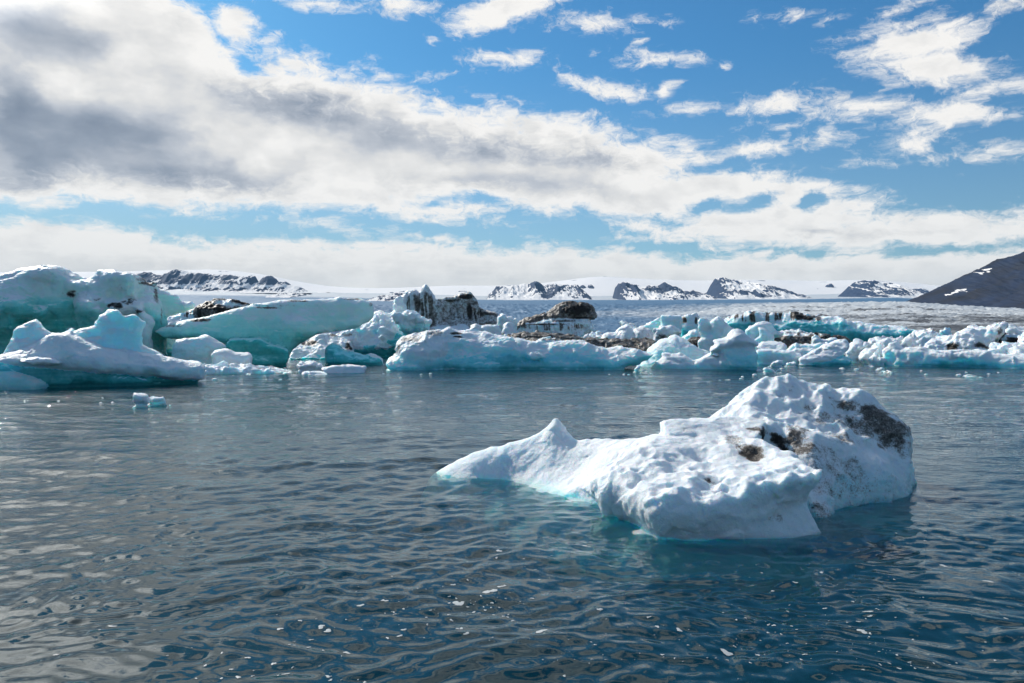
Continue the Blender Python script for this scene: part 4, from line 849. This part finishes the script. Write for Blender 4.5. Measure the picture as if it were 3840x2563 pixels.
# ------------------------------------------------------------------ the near iceberg
def worley(x, y, cs, seed):
    X = x / cs; Y = y / cs; ix = np.floor(X).astype(np.int64); iy = np.floor(Y).astype(np.int64)
    best = np.full(x.shape, 9.0, np.float32)
    for a in (-1, 0, 1):
        for b in (-1, 0, 1):
            cx = ix + a; cy = iy + b; zz = np.zeros_like(cx)
            ox = _hash(cx, cy, zz, seed); oy = _hash(cx, cy, zz + 1, seed); rr = 0.6 + 0.8 * _hash(cx, cy, zz + 2, seed)
            best = np.minimum(best, np.hypot(X - cx - ox, Y - cy - oy) / rr)
    return best
def near_berg():
    def wp(v, x, y, Y):
        a, b = ray(v, x, y); return (a * Y, Y, CAMZ + b * Y)
    def wl(v, x, y):
        a, b = ray(v, x, y); Y = -CAMZ / b; return (a * Y, Y)
    def tps(C, X2, Y2):
        C = np.array(C, float); Kf = lambda r2: 0.5 * r2 * np.log(r2 + 1e-6)
        n = len(C); r2 = ((C[:, None, :2] - C[None, :, :2]) ** 2).sum(-1)
        A = np.zeros((n + 3, n + 3)); A[:n, :n] = Kf(r2) + np.eye(n) * 0.003; A[:n, n] = 1; A[:n, n + 1:] = C[:, :2]; A[n:, :n] = A[:n, n:].T
        w = np.linalg.solve(A, np.concatenate([C[:, 2], np.zeros(3)]))
        H = (w[n] + w[n + 1] * X2 + w[n + 2] * Y2).astype(np.float32)
        for q in range(n): H += (w[q] * Kf((X2 - C[q, 0]) ** 2 + (Y2 - C[q, 1]) ** 2)).astype(np.float32)
        return H
    h = 0.0215
    x = np.arange(-2.6, 9.2, h, dtype=np.float32); y = np.arange(10.4, 18.6, h, dtype=np.float32); z = np.arange(-1.6, 2.4, h, dtype=np.float32)
    X2, Y2 = np.meshgrid(x, y, indexing='ij')
    parts = []
    # front lump
    parts.append(([wp('F', *p) for p in [
        (185,720,12.7),(280,825,12.05),(350,780,11.95),(450,762,11.85),(720,735,11.75),(890,805,11.55),(1000,730,11.7),(1250,700,11.75),(1400,665,11.85),(1525,650,12.05),
        (330,690,12.5),(470,715,12.3),(850,780,12.0),(620,690,12.5),(780,700,12.35),(1000,690,12.3),
        (350,560,13.2),(600,600,12.9),(850,600,12.9),(1120,650,12.5),(1370,555,12.6),(1480,610,12.35),(1300,600,12.55),(1200,510,13.2),(1130,490,13.5),(700,500,13.5),(530,470,13.8),(900,500,13.5),(800,450,14.0),(1100,480,14.0)]] + [(4.5, 13.3, .85), (4.55, 12.8, .98), (1.45, 13.3, .62)],
      [wl('O', 1400, 1188)] + [wl('F', *p) for p in [(185,1010),(320,1045),(400,1095),(530,1160),(700,1170),(1000,1172),(1300,1166),(1500,1160),(1590,1125)]] + [(4.50, 12.1), (4.42, 12.45), (4.45, 12.75), (4.40, 13.2), (4.2, 13.6), (4.25, 14.3), (3.6, 14.9), (2.7, 14.6), (2.2, 14.0), (1.7, 13.5), (1.5, 13.1)], 1.0))
    # raised tier behind it
    parts.append(([wp('F', *p) for p in [(530,430,14.0),(640,350,14.4),(900,340,14.6),(1090,345,14.6),(720,430,14.0),(900,455,13.9),(1050,480,13.8),(1140,440,13.9),(560,390,14.2)]] + [(3.2, 15.6, 1.0), (4.2, 15.6, 1.1), (3.9, 14.2, 1.22)],
      [(2.72, 13.95), (3.3, 13.95), (3.7, 13.75), (4.1, 13.65), (4.28, 13.8), (4.5, 14.3), (4.7, 15.2), (4.0, 15.9), (3.2, 15.5), (2.75, 14.6)], .4))
    # tall rear lump
    parts.append(([wp('F', *p) for p in [(1090,270,15.0),(1170,170,15.4),(1240,78,15.8),(1400,60,16.0),(1600,105,16.0),(1870,150,15.8),(1980,235,15.5),(2100,335,15.2),(2200,445,15.0),(2250,600,14.8),(2285,720,14.7),
        (1500,250,15.2),(1300,340,14.8),(1600,400,14.6),(1800,500,14.3),(2000,600,14.2),(1700,300,15.1),(1900,400,14.9),(2050,450,14.8),(1130,390,14.4),(1350,440,14.05),(1500,500,13.9),(1700,530,14.0),(1560,640,13.55),(1720,700,13.65),(1900,660,14.0),(2120,760,14.2),(1850,820,13.75),(1560,850,13.2),(1640,1010,12.75),(1600,980,12.8)]] +
      [(4.0, 16.6, 1.0), (4.6, 17.2, 1.3), (5.6, 17.4, 1.4), (7.0, 16.9, .9), (7.9, 16.0, .2), (4.5, 13.6, .5), (4.8, 12.9, .3)],
      [wl('F', *p) for p in [(1570,1010),(1640,1058),(1668,1030),(1650,960),(1700,940),(1850,918),(1960,908),(2080,888),(2168,852),(2215,800)]] + [(7.9, 15.7), (8.0, 16.3), (7.4, 17.3), (6.4, 17.8), (5.2, 17.7), (4.4, 17.1), (3.9, 16.2), (4.15, 15.2), (4.5, 14.5), (4.62, 13.8), (4.78, 13.2)], 1.0))
    # low tail
    parts.append(([wp('O', *p) for p in [(1022,1086,16.3),(1040,1065,16.4),(1060,1053,16.5),(1100,1038,16.4),(1160,1030,16.3),(1215,1020,16.2),(1245,998,16.2),(1275,958,16.2),(1300,988,16.15),(1322,1012,16.1),(1345,1006,15.9),(1400,1006,15.6),(1470,1006,15.2),(1520,1010,14.8),(1420,1035,14.5),(1280,1070,15.5),(1330,1092,14.9),(1390,1110,14.0),(1240,1100,15.4),(1150,1088,16.0),(1500,1030,14.4)]] +
      [(-1.6,16.9,.0),(-.5,17.2,.1),(.8,17.1,.2),(2.0,16.4,.3),(1.0,15.3,.28),(3.0,15.2,.8),(1.3,13.9,.3),(.6,16.0,.62)],
      [wl('O', *p) for p in [(1018,1094),(1060,1102),(1100,1106),(1170,1112),(1225,1120),(1262,1124),(1300,1136),(1350,1146)]] + [(1.75, 13.2), (2.5, 13.2), (3.4, 14.5), (3.2, 15.6), (2.2, 16.2), (.8, 16.9), (-.6, 17.2), (-1.7, 16.9)], 0.12))
    c1 = worley(X2 + .12 * vn(X2 * 2, Y2 * 2, 0, 3), Y2 + .12 * vn(X2 * 2, Y2 * 2, 7, 5), 0.38, 3); c2 = worley(X2 + .05 * vn(X2 * 5, Y2 * 5, 0, 3), Y2 * 0.9, 0.19, 8)
    pit = (0.125 * np.clip(1 - (c1 / 0.62) ** 2, 0, 1) ** 1.2 + 0.05 * np.clip(1 - (c2 / 0.62) ** 2, 0, 1)) * (0.65 + 0.5 * vn(X2 * .8, Y2 * .8, 0, 4))
    fine = 0.05 * fbm(X2 * 1.3, Y2 * 1.3, 0 * X2, 3, .5, 6) + 0.035 + 0.022 * fbm(X2 * 6, Y2 * 6, 0 * X2, 3, .5, 16)
    HP = []
    for q, (C, plan, pk) in enumerate(parts):
        H = tps(C, X2, Y2) - pit * pk + fine * (0.4 + .6 * pk) + ((-.02 + .05 * fbm(X2 * 2.5, Y2 * 2.5, 0 * X2, 4, .6, 19)) if q == 3 else 0)
        if q == 0:
            for (a, b, Yd, r, dep) in [(1120, 600, 12.85, .24, .16), (850, 790, 11.95, .18, .14), (780, 580, 13.0, .2, .10), (400, 760, 12.2, .25, .10)]:
                p = wp('F', a, b, Yd); H = H - dep * np.exp(-((X2 - p[0]) ** 2 + (Y2 - p[1]) ** 2) / (r * r) * 1.6)
        if q == 2:
            for (a, b, Yd, r, dep) in [(1270, 470, 13.95, .34, .45), (1760, 250, 15.3, .3, .16), (2060, 450, 14.8, .45, .22), (1480, 180, 15.6, .22, .14), (1900, 520, 14.4, .3, .12)]:
                p = wp('F', a, b, Yd); H = H - dep * np.exp(-((X2 - p[0]) ** 2 + (Y2 - p[1]) ** 2) / (r * r) * 1.6)
        PD = poly_sd(X2, Y2, rounded(plan, 2)).astype(np.float32) + (0.06 + .05 * (q >= 2)) * fbm(X2 * 1.3, Y2 * 1.3, 0 * X2 + q, 3, .5, 31)
        HP.append((H, PD, q))
    sub = poly_sd(X2, Y2, rounded([wl('O', 1060, 1100), wl('O', 1110, 1145), wl('O', 1220, 1205), wl('O', 1320, 1255), wl('O', 1440, 1290), wl('O', 1600, 1300), wl('O', 1860, 1290), wl('O', 1950, 1220), wl('O', 2130, 1165), (8.2, 15.6), (7, 17), (0, 17)])).astype(np.float32)
    F = np.empty((len(x), len(y), len(z)), np.float32)
    for kz, zv in enumerate(z):
        f = None
        for H, PD, q in HP:
            if zv >= 0: pd = PD - ((-0.20 + 0.36 * sstep(X2, 2.6, 4.1)) if q == 0 else [0, 0.0, 0.05, 0.05][q]) * math.sin(min(zv / 0.85, 1.0) * math.pi) + 0.02
            else: pd = PD + (0.20 * min(-zv / 0.5, 1.0) if q != 1 else 0)
            g_ = smax(zv - H, -pd, 0.075 if q != 3 else .12)
            f = g_ if f is None else smin(f, g_, 0.03 if q != 3 else .16)
        if zv < 0.1:
            fs = smax(np.float32(zv + 0.04) + 0.32 * (1 - np.clip(sub / 1.1, 0, 1)) + 0.06 * fbm(X2 * 2, Y2 * 2, 0 * X2, 2, .5, 77), -sub + 0.25 * (-0.3 - zv), 0.2)
            f = smin(f, fs, 0.12)
        F[:, :, kz] = np.maximum(f, -1.5 - zv)
    rough_ = sstep(X2, 0.9, 1.7)
    V, Fq = surface_nets(F, (x[0], y[0], z[0]), h); del F
    V = smooth_mesh(V, Fq, 1, 0.5)
    N = vnormals(V, Fq)
    a, b, c = V.T
    side = 1 - sstep(N[:, 2], .3, .8)
    fw = np.stack([a, b, c], 1)
    dsp = side * (0.05 * facets(fw, .55, 7) + 0.05 * fbm(a * 2.2, b * 2.2, c * 2.2, 4, .55, 40) + 0.02 * fbm(a * 9, b * 9, c * 9, 2, .5, 44)) + 0.007 * fbm(a * 16, b * 16, c * 16, 2, .5, 45) + .015 * fbm(a * 5, b * 5, c * 5, 2, .5, 46)
    right = sstep(a, 4.2, 4.8) * side
    dsp = dsp + right * 0.035 * fbm(a * 5, b * 5, c * 7, 3, .6, 50, ridged=True)
    V = V + N * dsp[:, None]; N = vnormals(V, Fq)
    ice = 0.03 + 0.15 * sstep(a, 1.9, 0.4) * sstep(c, 1.1, .5) + 0.04 * side  # tail tinted turquoise: translucent ice, its duller shading painted in
    ice = ice + 0.26 * right * sstep(c, .9, .3)
    ice = np.where(c < 0.03, np.maximum(ice, 0.30 + 0.12 * sstep(c, 0, -.8)), ice)
    ice = ice + .18 * sstep(c, .14, .03)
    dirt = np.zeros(len(V)) + 0.03 * rough_.mean() + 0.13 * right * sstep(c, 1.2, .4)  # faint overall dirt; rear lump's face darker as painted shade
    nzz = fbm(a * 4, b * 4, c * 4, 4, .6, 60)
    for (px_, py_, Yd, rx, rz, val) in [(1500,340,14.9,.35,.14,.36),(1640,350,14.85,.4,.14,.40),(1780,370,14.9,.45,.16,.40),(1900,430,14.8,.5,.16,.42),(1420,420,14.3,.3,.12,.42),(2150,520,14.8,.4,.25,.42),(1270,460,13.9,.28,.16,1.49),(1330,480,13.9,.22,.22,1.35),(1420,500,13.9,.35,.22,0.60),(1120,600,12.9,.24,.10,0.72),(1090,570,13.0,.24,.1,0.74),(860,790,11.95,.2,.1,0.81),(980,480,13.5,.3,.08,0.47),(2000,380,15.0,.6,.24,0.60),(1950,300,15.3,.4,.14,0.66),(2080,480,14.8,.5,.16,0.62),(1850,400,14.9,.5,.16,0.51),(2100,420,15.0,.5,.2,0.57),(1750,250,15.3,.4,.1,0.54),(1600,350,14.8,.25,.1,0.47),(1760,480,14.3,.6,.12,0.47),(1600,640,13.6,.7,.3,0.36),(1800,760,13.7,.7,.3,0.38),(1600,800,13.4,.4,.3,0.38),(1620,980,12.8,.3,.2,0.47),(1220,1000,11.6,.17,.07,0.38),(1180,950,11.6,.2,.1,0.24),(1280,1010,11.6,.14,.06,0.41),(1180,440,14.1,.3,.1,0.68),(700,430,13.9,.2,.05,0.34),(2200,600,14.8,.3,.4,0.41)]:  # ash stains, plus painted shade in the cave, dents and rear lump's face
        q = wp('F', px_, py_, Yd)
        dd = np.sqrt(((a - q[0]) / rx) ** 2 + ((b - q[1]) / (rx * 1.3)) ** 2 + ((c - q[2]) / rz / 1.5) ** 2) + 0.75 * nzz
        dirt = np.maximum(dirt, val * sstep(dd, 1.3, .3))
    gi = np.clip(((a - x[0]) / h).astype(int), 0, len(x) - 1); gj = np.clip(((b - y[0]) / h).astype(int), 0, len(y) - 1)
    dirt = np.maximum(dirt, .30 * right * (.7 + nzz) * sstep(b, 15.2, 14.2))  # rear lump's front face: dirt veneer with its shade painted in
    pv = pit[gi, gj] * rough_[gi, gj] * (1 - side)
    dirt = np.maximum(dirt, (0.07 + 1.6 * pv * sstep(a, 1.0, 5.0) + .5 * pv) * (0.6 + .9 * nzz) * (rough_[gi, gj]))  # pits greyed: ash plus painted shade of the hollows
    o = make_mesh('iceberg', V, Fq, ICE, dict(ice=ice, dirt=dirt, ns=np.full(len(V), 1.3), green=np.zeros(len(V))), loc=(3.5, 14.0, 0))
    tag(o, 'nearest pitted white iceberg with black ash stains floating in the foreground', 'iceberg')
near_berg()

# ------------------------------------------------------------------ loose fragments between the bergs
def brash():
    rs = np.random.RandomState(21); protos = []
    for q in range(5):
        n = 26; gx_ = np.linspace(-1.1, 1.1, n); A, B_, C_ = np.meshgrid(gx_, gx_, gx_, indexing='ij')
        F = np.sqrt((A / .9) ** 2 + (B_ / .7) ** 2 + (C_ / .5) ** 2) - .85
        for k in range(9):
            v = rs.normal(size=3); v /= np.linalg.norm(v)
            F = np.maximum(F, (A * v[0] + B_ * v[1] + C_ * v[2] - rs.uniform(.28, .6)) * 1.2)
        F = F + .10 * fbm(A * 2, B_ * 2, C_ * 2, 3, .6, 200 + q)
        V, Fq = surface_nets(F.astype(np.float32), (-1.1, -1.1, -1.1), gx_[1] - gx_[0])
        N = vnormals(V, Fq)
        protos.append((V, Fq, np.clip(.28 - .2 * N[:, 2], .05, .5), np.full(len(V), .14 if q == 3 else 0.)))
    spots = []
    for (px0, px1, py0, py1, n, s0, s1) in [(640,860,846,858,8,.25,.6),(1455,1500,850,858,3,.2,.4),(1740,1800,846,852,4,.2,.4),(1930,2030,838,850,12,.2,.5),(1000,1500,856,866,3,.12,.3),(2030,2349,850,864,6,.12,.3),(300,420,912,940,5,.08,.2),(470,650,862,872,3,.12,.3),(880,1000,856,872,5,.12,.25),(1980,2040,818,838,9,.3,.8),(1640,1760,856,866,5,.15,.3),(100,280,905,925,4,.08,.16),(1560,1760,868,876,5,.12,.3)]:
        for _ in range(n):
            spots.append((rs.uniform(px0, px1), rs.uniform(py0, py1), math.exp(rs.uniform(math.log(s0), math.log(s1)))))
    done = {}
    for px, py, sz in spots:
        a, b = ray('O', px, py); Y = -CAMZ / b; q = rs.randint(5)
        if q in done:
            o = done[q].copy(); COL.objects.link(o)
        else:
            V, Fq, ic, di = protos[q]; o = make_mesh('ice_fragment', V, Fq, ICE, dict(ice=ic, dirt=di, ns=np.full(len(V), 2.), green=np.zeros(len(V)))); done[q] = o
        o.location = (a * Y, Y, -.05 * sz); o.scale = (sz, sz * rs.uniform(.7, 1.1), sz * rs.uniform(.45, .9)); o.rotation_euler = (rs.uniform(-.2, .2), rs.uniform(-.2, .2), rs.uniform(0, 6.28))
        tag(o, 'loose fragment of brash ice bobbing at the foot of the iceberg row', 'ice fragment', 'loose ice fragments along the iceberg row')
brash()

# ------------------------------------------------------------------ foam flecks drifting on the near water
def foam():
    rs = np.random.RandomState(12)
    pts = []
    for (cx, cy, sx, sy, n, smax_) in [(1080,1385,70,30,26,1),(1120,1420,120,40,36,.8),(1000,1370,150,40,26,.7),(900,1400,150,50,22,.7),(720,1470,110,60,22,1.0),(1230,1255,110,16,24,.6),(1560,1242,60,5,10,.8),(1500,1235,40,6,8,.7),(1830,1420,200,70,60,.35),(1950,1420,70,40,14,.7),(1880,1500,250,40,46,.4),(1500,1480,240,50,40,.35),(2060,1500,120,40,24,.5),(560,1520,120,30,14,1),(780,1560,60,16,8,1.2),(260,1500,160,40,10,.8),(1250,1300,150,40,20,.5),(2150,1360,150,60,26,.35),(1300,1480,100,50,20,.5),(1650,1440,200,60,24,.4),(1850,1345,160,30,14,.4),(2090,1250,90,30,10,.4),(1040,1180,120,30,10,.35),(2050,1130,60,14,8,.5)]:
        for _ in range(n):
            pts.append((cx + rs.normal() * sx * .7, cy + rs.normal() * sy * .7, smax_ * math.exp(rs.normal() * .75)))
    V = []; Fc_ = []
    for px, py, sz in pts:
        k = 3840 / 2349; b = (HY - py * k) / FPX
        if b > -0.05: continue
        Y = -CAMZ / b; X = (px * k - CX) / FPX * Y
        r0 = 0.014 * sz; n = 14; el_ = rs.uniform(.6, 1.0); ph = rs.uniform(0, 6.28); a1, a2, a3 = rs.uniform(0, 6.28, 3)
        ang = np.linspace(0, 2 * math.pi, n, endpoint=False)
        r = r0 * (1 + .38 * np.sin(2 * ang + a1) + .22 * np.sin(3 * ang + a2) + .12 * np.sin(5 * ang + a3)) 
        xx = r * np.cos(ang); yy = r * np.sin(ang) * el_
        x = X + xx * math.cos(ph) - yy * math.sin(ph); y = Y + xx * math.sin(ph) + yy * math.cos(ph)
        x = np.append(x, X); y = np.append(y, Y)
        z = wave_h(x.astype(np.float32), y.astype(np.float32)) + 0.003
        z[-1] += 0.004; i0 = len(V)
        V += list(zip(x, y, z))
        for q in range(n): Fc_.append((i0 + q, i0 + (q + 1) % n, i0 + n))
    m, g = new_mat('foam'); b = g.node('ShaderNodeBsdfPrincipled'); b.inputs['Base Color'].default_value = (.42, .45, .45, 1); b.inputs['Roughness'].default_value = .6
    o_ = g.node('ShaderNodeOutputMaterial'); g.nt.links.new(b.outputs[0], o_.inputs[0])
    o = make_mesh('foam', np.array(V), np.array(Fc_), m); tag(o, kind='stuff')
    tag(o, 'small white flecks of foam drifting on the near dark water', 'foam')
foam()

# ------------------------------------------------------------------ air
def haze():
    x0, x1, y0, y1, z0, z1 = -26000, 26000, -600, 31000, -40, 1900
    V = [(x, y, z) for x in (x0, x1) for y in (y0, y1) for z in (z0, z1)]
    Fh = [(0, 1, 3, 2), (4, 6, 7, 5), (0, 4, 5, 1), (2, 3, 7, 6), (0, 2, 6, 4), (1, 5, 7, 3)]
    m, g = new_mat('haze_air')
    v = g.node('ShaderNodeVolumePrincipled'); v.inputs['Color'].default_value = (0.36, 0.67, 1.0, 1); v.inputs['Density'].default_value = 1.2e-5; v.inputs['Anisotropy'].default_value = 0.0
    o_ = g.node('ShaderNodeOutputMaterial'); g.nt.links.new(v.outputs[0], o_.inputs['Volume'])
    o = make_mesh('haze', np.array(V, float), np.array(Fh), m, smooth=False); tag(o, kind='stuff')
haze()
